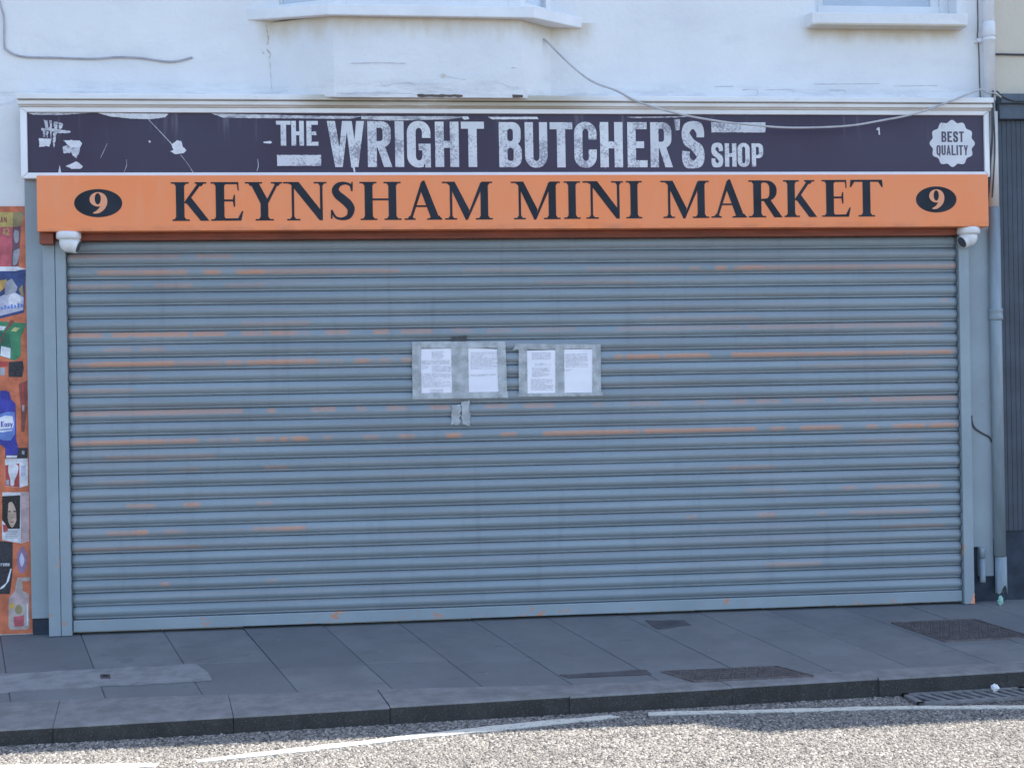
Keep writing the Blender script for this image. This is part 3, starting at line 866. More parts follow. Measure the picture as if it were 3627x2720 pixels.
def splay(a, b, z0, z1, w, d, mbf, mbg):
    a, b = Vector((a[0], a[1], 0)), Vector((b[0], b[1], 0))
    t = (b - a).normalized(); nrm = Vector((t.y, -t.x, 0)); L = (b - a).length
    def bar(s0, s1, q0, q1, o0, o1, m_):
        P = [a + t * s + nrm * o for s in (s0, s1) for o in (o0, o1)]
        m_.prism([(p.x, p.y, q0) for p in (P[0], P[2], P[3], P[1])], [(p.x, p.y, q1) for p in (P[0], P[2], P[3], P[1])])
    bar(0, w, z0, z1, -d, 0, mbf); bar(L - w, L, z0, z1, -d, 0, mbf); bar(w, L - w, z0, z0 + w * .9, -d, 0, mbf); bar(w, L - w, z1 - w, z1, -d, 0, mbf)
    bar(w, L - w, z0 + w * .9, z1 - w, -d * .62, -d * .5, mbg)
WP = [(-1.50, 0.0), (-1.10, -0.19), (0.075, -0.19), (0.30, 0.0)]
for i, w in ((0, .055), (1, .075), (2, .05)):
    f_, g_ = MB(), MB()
    splay(WP[i], WP[i + 1], 3.90, 5.2, w, 0.06, f_, g_)
    f_.build('window_frame', 'pvc', bay, bevel=0.003)
    g_.build('pane', 'glass', bay)
mb = MB()
RP = [(-1.62, 0.02), (-1.15, -0.27), (0.13, -0.27), (0.42, 0.02)]
mb.prism([(x, y, 5.2) for x, y in RP], [(x, y, 5.34) for x, y in RP])
mb.build('bay_roof', 'trim', bay, bevel=0.006)
# rotten gaps and old cracks in the bay's apron
for x0, x1, z0, z1 in ((-0.588, -0.305, 3.329, 3.346), (0.012, 0.078, 3.329, 3.346)):
    m_ = MB(); plate(m_, [('+', wob(rect(x0, z0, x1, z1), 0.003, 40))], -0.2082, 0.001); m_.build('rotten_gap', 'dark', bay)
# board along the foot of the apron, its paint lifting along a broken upper edge
edge_ = [(0.083, 3.515), (0.0, 3.520), (-0.15, 3.523), (-0.35, 3.524), (-0.52, 3.524), (-0.58, 3.536), (-0.62, 3.545), (-0.78, 3.548), (-0.92, 3.548), (-0.985, 3.572), (-1.03, 3.556), (-1.07, 3.562), (-1.108, 3.553)]
m_ = MB(); plate(m_, [('+', [(-1.108, 3.327), (0.083, 3.327)] + wob(edge_, 0.0022, 50)[:-1])], -0.2005, 0.0075); m_.build('apron_board', 'wall', bay, bevel=0.002)
def ribbon(pts, w, y, name, mat, parent):
    p = smooth_path([(a, b, w * random.uniform(.5, 1.3)) for a, b in pts], 4)
    m_ = MB(); plate(m_, [('+', stroke([(q.x, q.y) for q in p], [max(.001, q.z) for q in p], 1))], y, 0.0008)
    return m_.build(name, mat, parent)
for pts, w in (([(-1.0, 3.538), (-0.92, 3.541), (-0.78, 3.543), (-0.66, 3.540)], 0.003), ([(-0.40, 3.46), (-0.33, 3.445), (-0.28, 3.44)], 0.003),
               ([(-0.82, 3.42), (-0.80, 3.40), (-0.74, 3.41), (-0.64, 3.42), (-0.60, 3.40)], 0.003), ([(-0.10, 3.42), (-0.05, 3.415), (0.0, 3.39)], 0.003), ([(-1.09, 3.35), (-0.9, 3.353), (-0.62, 3.35)], 0.003)):
    ribbon(pts, w, -0.2082, 'crack', 'crack', bay)
m_ = MB(); plate(m_, [('+', wob(ell(-0.425, 3.465, .015, .012, 12), .002, 90))], -0.2082, 0.001); m_.build('knot_hole', 'crack_brown', bay)
for pts, w in (([(-1.535, 3.84), (-1.53, 3.79), (-1.522, 3.74), (-1.53, 3.70)], 0.009), ([(-1.535, 3.67), (-1.52, 3.655), (-1.51, 3.63), (-1.52, 3.615)], 0.011), ([(-1.56, 3.655), (-1.55, 3.64)], 0.008), ([(-1.515, 3.60), (-1.51, 3.5), (-1.505, 3.42)], 0.003)):
    p_ = smooth_path([(a_, b_, 0) for a_, b_ in pts], 3)
    m_ = MB(); plate(m_, [('+', wob(stroke([(q.x, q.y) for q in p_], [w * random.uniform(.4, 1.2) for q in p_], 1), w * .22, 70))], -0.0008, 0.0008); m_.build('crack', 'crack_brown', shop)
for pts in ([(1.38, 3.45), (1.50, 3.452)], [(1.56, 3.43), (1.66, 3.43), (1.662, 3.40)], [(1.72, 3.43), (1.9, 3.432), (1.905, 3.41)], [(2.15, 3.43), (2.26, 3.43), (2.262, 3.415)], [(2.6, 3.46), (2.9, 3.465)], [(2.05, 3.47), (2.5, 3.475)]):
    ribbon(pts, 0.004, -0.001, 'crack', 'crack', shop)

# cornice over the signs, side boards and plinths
MB().extrude_x([(0.0, 3.356), (-0.165, 3.352), (-0.170, 3.346), (-0.170, 3.318), (-0.130, 3.317), (-0.130, 3.312), (-0.150, 3.311), (-0.150, 3.288), (-0.118, 3.287), (-0.116, 3.2785), (0.0, 3.2785)], -3.045, 3.215, 10).build('cornice', 'cornice', shop, bevel=0.003)
mb = MB(); plate(mb, [('+', rect(-3.032, 0.11, -2.923, 2.836))], 0.0, 0.05); mb.build('side_board', 'grey', shop, bevel=0.003)
mb = MB(); plate(mb, [('+', rect(3.059, 0.178, 3.214, 2.49)), ('-', rect(3.0, 0.1, 3.112, 0.375))], 0.0, 0.05); mb.build('side_board', 'grey', shop, bevel=0.003)
MB().box(-2.958, -2.935, -0.075, -0.05, 2.52, 2.76).build('bracket', 'grey', shop, bevel=0.003)
MB().box(-3.03, -2.93, -0.03, -0.0, -0.05, 0.108).build('plinth', 'slate_low', shop)
MB().box(3.056, 3.303, -0.025, -0.0, -0.05, 0.42).build('plinth', 'slate_low', shop)

# neighbouring building on the right
nb = thing('neighbouring_building', (7.0, 0.2, 0), 'cream rendered building with dark boarded ground floor right of the downpipe', 'building')
MB().box(3.306, 12.5, 0.0, 0.25, 3.395, 6.0).build('wall', 'cream', nb)
MB().box(3.306, 12.5, 0.02, 0.25, -0.3, 3.395).build('wall', 'slate', nb)
mb = MB(); mb.box(12.25, 12.5, 0.25, 8, -0.3, 6.0); mb.box(3.31, 12.25, 7.75, 8, -0.3, 6.0); mb.build('wall', 'cream', nb)
mb = MB(); mb.prism([(3.31, -0.10, 6.0), (3.31, 8.1, 6.0), (3.31, 4.0, 8.5)], [(12.6, -0.10, 6.0), (12.6, 8.1, 6.0), (12.6, 4.0, 8.5)])
mb.build('roof', 'roof', nb)
MB().extrude_x([(-0.27, 6.0), (-0.27, 5.92), (-0.24, 5.88), (-0.13, 5.88), (-0.10, 5.92), (-0.10, 6.0)], 3.305, 12.6).build('gutter', 'pvc', nb)
mb = MB(); plate(mb, [('+', [(4.2, 6.02), (6.95, 6.02), (6.95, 7.50), (5.55, 7.62), (4.95, 7.0)])], 0.2, 0.24); mb.build('gable', 'cream', nb)
MB().box(3.312, 12.5, -0.075, 0.02, 3.335, 3.40).build('fascia', 'slate_hi', nb, bevel=0.006)
MB().box(3.312, 12.5, -0.045, 0.02, 3.235, 3.335).build('fascia', 'slate_hi', nb, bevel=0.004)
bme = MB().box(0.0004, 0.0331, -0.018, 0.0, 0, 2.765).mesh('board', 'slate')
for i in range(52):
    o = bpy.data.objects.new('board', bme)
    o.location = (3.314 + 0.0335 * i, 0.02, 0.47)
    b = o.modifiers.new('bevel', 'BEVEL'); b.width = 0.0032; b.segments = 2
    link(o, nb)
MB().box(5.06, 12.5, 0.0, 0.02, 0.47, 3.235).build('panel', 'slate', nb)
MB().box(3.312, 12.5, -0.006, 0.02, -0.05, 0.462).build('plinth', 'slate_low', nb, bevel=0.004)

# ================================================================== ROLLER SHUTTER
shut = thing('roller_shutter', (0.1, -0.06, 0), 'closed blue-grey roller shutter with worn orange streaks on its slats', 'shutter')
PITCH = 0.0813
front = [(0.00, -7), (0.03, 1), (0.055, 6), (0.085, 7), (0.115, 5.2), (0.15, 3), (0.19, 5.5), (0.24, 10), (0.30, 14.6), (0.37, 18.2), (0.45, 20.6), (0.53, 21.3), (0.61, 20.6), (0.70, 18.4), (0.79, 14.8), (0.87, 10), (0.93, 5.2), (0.97, -1), (1.0, -8)]
prof = [(-o / 1000, f * PITCH) for f, o in front] + [(0.016, PITCH), (0.016, 0.0)]
BAND = {1: .75, 2: .52, 3: .50, 5: .7, 7: .74, 8: .62, 9: .50, 13: .74, 15: .52, 16: .32, 17: .3, 18: .45, 20: .58, 22: .58, 23: .34, 26: .55}
# runs of bare orange undercoat on each slat: x from, x to, strength
WORN = {
 1: [(-2.77, -2.11, .4), (-1.98, -1.77, .5)],
 2: [(-2.58, -2.05, .8), (-1.92, -1.85, .9), (-1.74, -1.58, 1), (-1.58, -0.71, .5), (-.3, .2, .25), (.5, 1.1, .3), (1.17, 1.24, .4), (1.34, 1.40, .8), (1.48, 1.65, .85), (1.65, 2.98, .55)],
 3: [(-2.77, -2.4, .3), (-2.23, -2.03, .45), (-1.8, -1.57, .25), (.2, .8, .2)],
 5: [(2.87, 2.91, .45)],
 6: [(-1.7, -1.3, .3), (.9, 1.6, .2)],
 7: [(-2.775, -2.58, 1), (-2.50, -2.30, 1), (-2.285, -2.045, 1), (-1.995, -1.83, 1), (-1.715, -1.58, .7), (-1.535, -1.37, 1), (-1.33, -1.29, .4), (-1.19, -1.05, .7), (-.87, -.79, .8), (-.70, -.51, .6), (-.38, -.27, .4), (-.15, -.03, .4), (.08, .41, .3), (.7, 1.5, .35), (1.56, 2.86, .5)],
 8: [(-2.555, -2.39, .45), (-2.32, -2.20, .4)],
 9: [(-2.77, -2.62, .5), (-2.62, -2.16, 1), (-2.12, -1.86, .5), (-1.81, -1.735, .85), (-1.68, -1.26, 1), (-1.2, -1.17, .4), (-1.13, -1.11, .4), (-1.0, -.915, .8), (-.84, -.79, .5), (-.70, -.57, .85), (.06, .145, 1), (.67, .70, .8), (.75, .96, .95), (1.0, 1.29, .9), (1.46, 1.80, .95), (1.835, 2.93, .85)],
 10: [(-2.77, -2.3, .2), (1.9, 2.8, .2)],
 11: [(-2.77, -2.4, .3)],
 13: [(-2.76, -2.21, .65), (-2.17, -1.73, .65), (-1.56, -1.52, .85), (-1.28, -1.16, .65), (-1.01, -.94, .45), (-.79, -.70, .6), (-.52, -.41, .7), (-.18, -.13, .5), (-.09, -.05, .5), (.085, .265, .6), (.53, .59, .4), (.75, .95, .35), (1.19, 1.25, .45), (1.46, 1.525, .55), (1.60, 1.755, .55), (1.855, 2.05, .4), (2.15, 2.31, .35), (2.39, 2.97, .65)],
 15: [(-2.76, -2.21, .9), (-2.17, -1.995, .75), (-1.92, -1.82, .3), (-1.785, -1.74, .7), (-1.63, -1.535, .55), (-1.49, -1.445, 1), (-1.395, -1.335, 1), (-1.21, -1.165, .5), (-.945, -.875, .45), (-.73, -.65, .7), (-.415, -.35, 1), (-.07, 0, .75), (.205, .80, .9), (.85, 1.58, .85), (1.70, 1.77, .75), (1.905, 2.15, .75), (2.36, 2.41, .65), (2.54, 2.74, .9), (2.79, 2.95, .9)],
 16: [(-2.55, -1.9, .35), (2.3, 2.7, .25)],
 17: [(-2.15, -2.0, .25), (-1.59, -1.44, .4)],
 18: [(-2.6, -2.3, .25), (1.4, 1.7, .3)],
 20: [(-2.43, -2.27, .55), (-2.09, -2.005, .85), (-1.62, -1.54, .4), (1.52, 1.77, .25), (2.18, 2.26, .45), (2.41, 2.83, .4)],
 22: [(-2.56, -2.40, .65), (-2.40, -2.325, 1), (-2.2, -2.1, .4), (-1.65, -1.51, .45), (-1.51, -1.36, .85), (1.12, 1.18, .35), (1.6, 1.71, .55), (2.0, 2.07, .3), (2.24, 2.75, .4)],
 23: [(-2.75, -2.0, .35), (2.44, 2.87, .3)],
 26: [(-2.235, -2.195, .75), (-1.57, -1.53, .3), (1.65, 2.0, .45)],
}
SEG = 230
smb = MB().extrude_x(prof, -2.778, 2.982, SEG)
nprof = len(prof)
for i in range(30):                       # counted from the top visible slat downwards
    sme = smb.mesh('slat', 'slat', True)
    k = 29 - i
    runs = WORN.get(i - 1, [])
    vals = []
    for q in range(SEG + 1):
        x = -2.778 + 5.76 * q / SEG
        v = 0.0
        for a, b, w in runs:
            if a - .01 < x < b + .01: v = max(v, w)
        vals += [v] * nprof
    sme.attributes.new('worn', 'FLOAT', 'POINT').data.foreach_set('value', vals)
    o = bpy.data.objects.new('slat', sme)
    o.location = (random.uniform(-.0015, .0015), -0.056 + random.uniform(-.0012, .0012), 0.096 + PITCH * k)
    o.rotation_euler = (random.uniform(-.025, .025), random.uniform(-.00025, .00025), 0)
    o['band'] = float(BAND.get(i - 1, 0.5))
    link(o, shut)
MB().box(-2.776, 2.980, -0.078, -0.048, 0.022, 0.094).build('bottom_rail', 'guide', shut, bevel=0.004)
MB().box(-2.918, -2.8465, -0.10, 0.0, 0.004, 2.49).build('guide_rail', 'guide', shut, bevel=0.003)
MB().box(-2.8435, -2.781, -0.098, 0.0, 0.004, 2.49).build('guide_rail', 'guide', shut, bevel=0.003)
MB().box(2.985, 3.054, -0.10, 0.0, 0.004, 2.49).build('guide_rail', 'guide', shut, bevel=0.003)

chip_ = MB(); plate(chip_, [('+', wob([(3.022, 0.006), (3.0535, 0.006), (3.0535, 0.075), (3.045, 0.07), (3.036, 0.035)], 0.002, 90))], -0.1002, 0.0005)
chip_.build('bare_patch', 'orange_vinyl', shut)
# ================================================================== SIGNS
sg = thing('sign_box', (0.1, -0.1, 2.495), 'orange lower sign box with navy serif capitals and two number ovals', 'sign')
MB().box(-2.920, 3.142, -0.22, 0.0, 2.496, 2.837).build('box', 'orange', sg, bevel=0.003)
MB().box(-2.835, 2.965, -0.125, 0.0, 2.449, 2.4955).build('return', 'shaded_lip', sg, bevel=0.003)
MB().box(-2.922, -2.838, -0.165, -0.1005, 2.424, 2.4955).build('bracket', 'shaded_lip', sg, bevel=0.004)
YF = -0.2203
row = [('K', -2.116, -1.888), ('E', -1.875, -1.679), ('Y', -1.666, -1.439), ('N', -1.432, -1.166), ('S', -1.146, -0.987), ('H', -0.961, -0.702), ('A', -0.682, -0.447), ('M', -0.445, -0.128),
       ('M', -0.009, 0.304), ('I', 0.328, 0.433), ('N', 0.450, 0.710), ('I', 0.729, 0.831), ('M', 0.953, 1.268), ('A', 1.283, 1.515), ('R', 1.530, 1.748), ('K', 1.759, 1.980), ('E', 2.016, 2.207), ('T', 2.204, 2.420)]
for ch, x0, x1 in row:
    w, ops = SERIF[ch]
    zz = 2.556 + 0.0035 * max(0, x0)
    letter(sg, ops, x0, x1, zz, zz + 0.2385, w, YF, 'navy')
for x0, x1, z0, z1, n0, n1 in ((-2.698, -2.411, 2.581, 2.753, -2.607, -2.503), (2.648, 2.923, 2.588, 2.758, 2.736, 2.837)):
    mb = MB(); plate(mb, [('+', ell((x0 + x1) / 2, (z0 + z1) / 2, (x1 - x0) / 2, (z1 - z0) / 2, 56))], YF, 0.0015)
    ov = mb.build('number_oval', 'navy', sg)
    letter(ov, NINE, n0, n1, z0 + .022, z1 - .019, 0.93, YF - 0.0018, 'orange_vinyl', 0.001, 'numeral')

sb = thing('sign_board', (0.1, -0.05, 2.84), 'dark purple upper sign board in a white frame with distressed white capitals', 'sign')
MB().box(-3.0, 3.175, -0.10, 0.0, 2.868, 3.248).build('panel', 'purple', sb)
def mitre(pts, y0, y1, parent):
    mb_ = MB(); plate(mb_, [('+', pts)], y1, y1 - y0); return mb_.build('frame_bar', 'alu', parent, bevel=0.004)
o0, o1, q0, q1 = -3.036, 3.206, 2.835, 3.2765
i0, i1, p0, p1 = -2.996, 3.171, 2.871, 3.2455
g = 0.0008
mitre([(o0 + g, q1), (o1 - g, q1), (i1 - g, p1), (i0 + g, p1)], -0.116, -0.09, sb)
mitre([(o0 + g, q0), (i0 + g, p0), (i1 - g, p0), (o1 - g, q0)], -0.116, -0.09, sb)
mitre([(o0, q0 + g), (i0, p0 + g), (i0, p1 - g), (o0, q1 - g)], -0.116, -0.09, sb)
mitre([(o1, q0 + g), (o1, q1 - g), (i1, p1 - g), (i1, p0 + g)], -0.116, -0.09, sb)
MB().box(-3.034, 3.204, -0.09, 0.0, 2.837, 2.866).build('back_frame', 'alu', sb)
YB = -0.1003
brow = [('T', -1.477, -1.386, 3.041, 3.197), ('H', -1.386 + .004, -1.304, 3.041, 3.197), ('E', -1.288, -1.214, 3.041, 3.197),
        ('W', -1.160, -0.926, 2.906, 3.197), ('R', -0.905, -0.751, 2.906, 3.197), ('I', -0.732, -0.676, 2.906, 3.197), ('G', -0.656, -0.506, 2.903, 3.199), ('H', -0.477, -0.326, 2.906, 3.195), ('T', -0.311, -0.163, 2.906, 3.195),
        ('B', -0.068, 0.078, 2.904, 3.193), ('U', 0.099, 0.244, 2.901, 3.193), ('T', 0.261, 0.408, 2.903, 3.193), ('C', 0.419, 0.565, 2.900, 3.196), ('H', 0.588, 0.736, 2.903, 3.195), ('E', 0.767, 0.897, 2.903, 3.195), ('R', 0.918, 1.064, 2.903, 3.195),
        ("'", 1.076, 1.116, 3.143, 3.216), ('S', 1.127, 1.273, 2.899, 3.200),
        ('S', 1.321, 1.397, 2.904, 3.061), ('H', 1.410, 1.487, 2.907, 3.059), ('O', 1.495, 1.576, 2.905, 3.061), ('P', 1.589, 1.666, 2.907, 3.059)]
for ch, x0, x1, z0, z1 in brow:
    letter(sb, SANS[ch], x0, x1, z0, z1, 1.0, YB, 'distress')
for x0, x1, z0, z1 in ((-1.474, -1.199, 2.914, 2.982), (1.323, 1.684, 3.130, 3.196)):
    mb = MB(); plate(mb, [('+', wob(rect(x0, z0, x1, z1), 0.0012, 60))], YB, 0.0015); mb.build('bar', 'distress', sb)
pts = []
for i in range(144):
    a = 2 * math.pi * i / 144
    r_ = 0.1475 + 0.0085 * math.cos(12 * (a - math.pi / 2))
    pts.append((2.954 + r_ * math.cos(a), 3.060 + r_ * math.sin(a)))
mb = MB(); plate(mb, [('+', pts)], YB, 0.0015); bd = mb.build('badge', 'badge', sb)
def word(parent, txt, x0, x1, z0, z1, y, mat, gap=.22, t=.001, wide=None):
    ws_ = [(wide or {}).get(c, 1.0) for c in txt]
    tot = sum(ws_) + gap * (len(txt) - 1)
    u = (x1 - x0) / tot; x = x0
    for c, w in zip(txt, ws_):
        letter(parent, SANS[c], x, x + u * w, z0, z1, 1.0, y, mat, t); x += u * (w + gap)
word(bd, 'BEST', 2.880, 3.034, 3.069, 3.139, YB - .0018, 'purple_vinyl')
word(bd, 'QUALITY', 2.844, 3.061, 2.982, 3.048, YB - .0018, 'purple_vinyl', .2, wide={'I': .36})
# white scuffs, smears and scratches on the purple panel
def scx(u): return -2.996 + (u - 265) * 0.000616
def scz(v): return 3.251 - (v - 265) * 0.000632
scn = [0]
def scuff(pts_, mat='scuff', amp=0.0016):
    scn[0] += 1
    mb_ = MB(); plate(mb_, [('+', wob([(scx(a), scz(b)) for a, b in pts_], amp, 150))], YB, 0.0005 + 0.00004 * scn[0] + (0.0010 if scn[0] > 16 else 0))
    return mb_.build('paint_scuff', mat, sb)
scuff([(375, 528), (500, 532), (478, 608), (440, 598), (420, 611), (380, 612)], amp=.002)
for q_ in ([(398, 430), (470, 424), (560, 436), (690, 455), (680, 474), (560, 476), (470, 452), (405, 448)], [(428, 345), (462, 350), (470, 430), (440, 432)], [(478, 352), (505, 358), (504, 420), (486, 430)],
           [(520, 368), (560, 362), (556, 440), (528, 450)], [(572, 372), (612, 380), (606, 428), (575, 436)], [(415, 455), (440, 452), (432, 520), (418, 518)], [(448, 455), (470, 458), (462, 524), (450, 522)],
           [(486, 450), (500, 455), (498, 528), (488, 526)], [(518, 470), (548, 474), (536, 560), (520, 622), (512, 560)], [(608, 605), (648, 602), (690, 640), (680, 672), (612, 672)],
           [(650, 610), (775, 615), (768, 660), (740, 722), (708, 700), (690, 660), (655, 650)]):
    scuff(q_, 'smear', 0.0026)
scuff([(615, 548), (700, 545), (770, 548), (798, 575), (780, 610), (760, 628), (720, 612), (690, 622), (655, 598), (640, 570)], amp=.0022)
scuff([(632, 800), (680, 780), (735, 752), (765, 770), (802, 805), (780, 825), (690, 826)])
scuff([(1662, 655), (1700, 640), (1680, 590), (1735, 545), (1775, 552), (1795, 610), (1828, 640), (1800, 672), (1720, 682)])
scuff([(558, 868), (575, 790), (588, 868)], amp=.0006)
scuff([(270, 280), (420, 276), (880, 276), (700, 292), (560, 300), (330, 298)], 'smear', 0.001)
scuff([(950, 276), (1660, 284), (1620, 318), (1480, 338), (1280, 332), (1080, 312)], 'scuff', 0.001)
scuff([(2080, 278), (3200, 300), (3600, 302), (3500, 330), (3000, 326), (2500, 325), (2200, 320)], 'smear', 0.001)
scuff([(3600, 300), (4500, 300), (4650, 306), (4500, 330), (3900, 345), (3600, 330)], 'smear', 0.001)
scuff([(4910, 305), (5420, 302), (5440, 325), (4950, 330)], 'scuff', 0.001)
scuff([(4640, 302), (4700, 300), (4715, 325), (4660, 335), (4640, 320)], 'scuff', 0.001)
scuff([(6370, 300), (7100, 290), (6900, 305), (6420, 312)], 'smear', 0.001)
scuff([(2600, 560), (2670, 550), (2690, 565), (2668, 578), (2605, 572)], amp=.0006)
scuff([(1455, 545), (1475, 555), (1470, 572), (1455, 565)], amp=.0004)
scuff([(3490, 790), (3520, 800), (3530, 860), (3512, 862), (3505, 820), (3485, 812)], amp=.0005)
scuff([(9075, 425), (9100, 400), (9116, 402), (9120, 478), (9106, 480), (9102, 430)], amp=.0006)
for pts_, w in (([(1455, 340), (1560, 450), (1690, 590)], .0042), ([(1770, 690), (1840, 780), (1890, 862)], .003), ([(1045, 575), (1010, 650), (975, 720)], .003),
                ([(1230, 735), (1232, 790), (1205, 862)], .0035), ([(2540, 730), (2545, 800), (2530, 850)], .003), ([(6080, 380), (6090, 560), (6110, 700)], .004), ([(6110, 700), (6135, 830)], .003)):
    ribbon([(scx(a), scz(b)) for a, b in pts_], w, YB, 'scratch', 'smear', sb)

# ================================================================== SECURITY CAMERAS
def security_camera(x, y, z, look, label):
    t = thing('security_camera', (x, y, z), label, 'camera', 'dome cameras under the sign box')
    MB().lathe(x, y, [(0.072, z), (0.0745, z - 0.010), (0.0745, z - 0.034), (0.070, z - 0.043), (0.058, z - 0.046)], 36).build('mounting_base', 'cam_white', t, True)
    cz = z - 0.062
    prof_ = [(0.057, z - 0.040)]
    for i in range(12):
        a = R(5 + 85 * i / 11)
        prof_.append((max(0.002, 0.057 * math.cos(a)), cz - 0.062 * math.sin(a)))
    MB().lathe(x, y, prof_, 36).build('ball_housing', 'cam_white', t, True)
    d = Vector(look).normalized(); c = Vector((x, y, cz - 0.006))
    eye = MB().tube([c + d * 0.020, c + d * 0.052, c + d * 0.062], [0.050, 0.046, 0.042], 28).build('lens_collar', 'cam_white', t, True)
    MB().tube([c + d * 0.060, c + d * 0.0640], [0.036, 0.035], 28).build('lens', 'lens', eye)
    return t
security_camera(-2.744, -0.172, 2.4955, (0.93, -0.02, -0.36), 'white dome camera under the left end of the orange sign')
security_camera(3.033, -0.150, 2.4955, (-0.90, -0.20, -0.52), 'white dome camera with dark lens under the right end of the orange sign')

# ================================================================== NOTICES AND TAPE
def drape(x, z):
    f = ((z - 0.096) / PITCH) % 1.0
    return 0.0045 * (0.5 - 0.5 * math.cos(2 * math.pi * (f - 0.5))) 
def strip(mb_, quad, y, nx, nz, amp=0.0015, t=0.0006, dr=1.0):
    """quad corners: bottom-left, bottom-right, top-right, top-left in (x, z)"""
    P = []
    for j in range(nz + 1):
        for i in range(nx + 1):
            s, q = i / nx, j / nz
            a = [(1 - s) * quad[0][k] + s * quad[1][k] for k in (0, 1)]
            b = [(1 - s) * quad[3][k] + s * quad[2][k] for k in (0, 1)]
            x = (1 - q) * a[0] + q * b[0]; z = (1 - q) * a[1] + q * b[1]
            if i in (0, nx): x += random.uniform(-amp, amp)
            if j in (0, nz): z += random.uniform(-amp, amp)
            P.append((x, y + dr * drape(x, z) + random.uniform(-.0005, .0005), z))
    n = nx + 1
    return mb_.add(P, [(j * n + i, j * n + i + 1, (j + 1) * n + i + 1, (j + 1) * n + i) for j in range(nz) for i in range(nx)])
def notice(quad, rows, label):
    t = thing('paper_notice', (quad[0][0], -0.081, quad[0][1]), label, 'notice', 'notices taped to the shutter')
    mb_ = MB(); strip(mb_, quad, -0.0805, 8, 18, 0.0004, dr=0.35)
    mb_.build('sheet', 'paper', t, True)
    w = quad[1][0] - quad[0][0]; h = quad[3][1] - quad[0][1]
    ink = MB()
    for (r0_, r1_, c0, c1, th) in rows:
        z = quad[3][1] - h * r0_
        while z > quad[3][1] - h * r1_:
            k = random.random()
            e = c1 if k > .25 else c0 + (c1 - c0) * random.uniform(.4, .9)
            x = quad[0][0] + w * c0
            while x < quad[0][0] + w * e - .003:
                l = random.uniform(.008, .03)
                x2 = min(x + l, quad[0][0] + w * e)
                f0 = 0.35 * drape(x, z) - 0.0815
                ink.add([(x, f0, z - th), (x2, f0, z - th), (x2, f0, z), (x, f0, z)], [(0, 1, 2, 3)])
                x = x2 + .003
            z -= th * 2.1
    tag(ink.build('printed_text', 'ink', t), kind='stuff')
notice([(-0.597, 1.456), (-0.388, 1.462), (-0.390, 1.751), (-0.595, 1.749)], [(.06, .22, .36, .72, .0022), (.25, .34, .06, .9, .0022), (.36, .50, .36, .95, .0024), (.36, .44, .06, .25, .002), (.53, .84, .06, .92, .0023), (.88, .96, .3, .7, .002)],
       'white notice packed with small print, leftmost of the four sheets on the shutter')
notice([(-0.289, 1.468), (-0.091, 1.467), (-0.099, 1.741), (-0.291, 1.752)], [(.10, .48, .08, .94, .0024), (.60, .64, .06, .9, .0022)],
       'white notice with print on its upper half only, second sheet from the left')
notice([(0.084, 1.451), (0.276, 1.453), (0.280, 1.731), (0.086, 1.730)], [(.05, .2, .2, .85, .0022), (.30, .36, .3, .85, .0022), (.40, .62, .2, .8, .0023), (.66, .92, .16, .9, .0024)],
       'white notice with headings and paragraphs, third sheet from the left')
notice([(0.325, 1.438), (0.516, 1.447), (0.521, 1.733), (0.329, 1.734)], [(.10, .40, .08, .84, .0024), (.44, .48, .08, .3, .003)],
       'white notice blank over its lower half, rightmost of the four sheets on the shutter')
t1 = thing('tape_border', (-0.34, -0.083, 1.43), 'grey tape border round the left pair of notices', 'tape', 'tape borders round the notices')
for q in ([(-0.648, 1.437), (-0.590, 1.437), (-0.588, 1.790), (-0.645, 1.793)], [(-0.395, 1.437), (-0.288, 1.437), (-0.286, 1.786), (-0.396, 1.790)], [(-0.096, 1.440), (-0.040, 1.437), (-0.046, 1.783), (-0.102, 1.786)]):
    m_ = MB(); strip(m_, q, -0.0828, 6, 30, .0012, dr=.35); m_.build('tape_strip', 'tape', t1, True)
for q in ([(-0.646, 1.755), (-0.05, 1.748), (-0.048, 1.790), (-0.645, 1.796)], [(-0.649, 1.430), (-0.034, 1.428), (-0.036, 1.466), (-0.648, 1.468)]):
    m_ = MB(); strip(m_, q, -0.0838, 50, 5, .0012, dr=.35); m_.build('tape_strip', 'tape', t1, True)
t2 = thing('tape_border', (0.30, -0.083, 1.43), 'grey tape border round the right pair of notices', 'tape', 'tape borders round the notices')
for q in ([(0.034, 1.440), (0.090, 1.440), (0.092, 1.757), (0.038, 1.757)], [(0.272, 1.440), (0.330, 1.440), (0.333, 1.757), (0.276, 1.757)], [(0.512, 1.440), (0.570, 1.440), (0.572, 1.752), (0.518, 1.752)]):
    m_ = MB(); strip(m_, q, -0.0828, 6, 28, .0012, dr=.35); m_.build('tape_strip', 'tape', t2, True)
for q in ([(0.00, 1.735), (0.571, 1.737), (0.572, 1.762), (0.02, 1.775)], [(0.030, 1.434), (0.585, 1.430), (0.580, 1.452), (0.032, 1.455)]):
    m_ = MB(); strip(m_, q, -0.0838, 40, 5, .0012, dr=.35); m_.build('tape_strip', 'tape', t2, True)
for q, lab in (([(-0.404, 1.264), (-0.348, 1.260), (-0.342, 1.389), (-0.396, 1.390)], 'left scrap of grey tape below the notices'),
               ([(-0.334, 1.262), (-0.283, 1.252), (-0.286, 1.418), (-0.336, 1.409)], 'right scrap of grey tape below the notices, torn at its top')):
    m_ = MB(); strip(m_, q, -0.0825, 5, 14, 0.005)
    tag(m_.build('tape_scrap', 'tape', None, True), lab, 'tape', 'loose tape scraps')
m_ = MB(); strip(m_, [(-0.392, 1.793), (-0.296, 1.795), (-0.300, 1.826), (-0.388, 1.822)], -0.082, 8, 3, 0.006)
tag(m_.build('tape_residue', 'cable_dark', None), 'dark tape residue above the left pair of notices', 'tape')

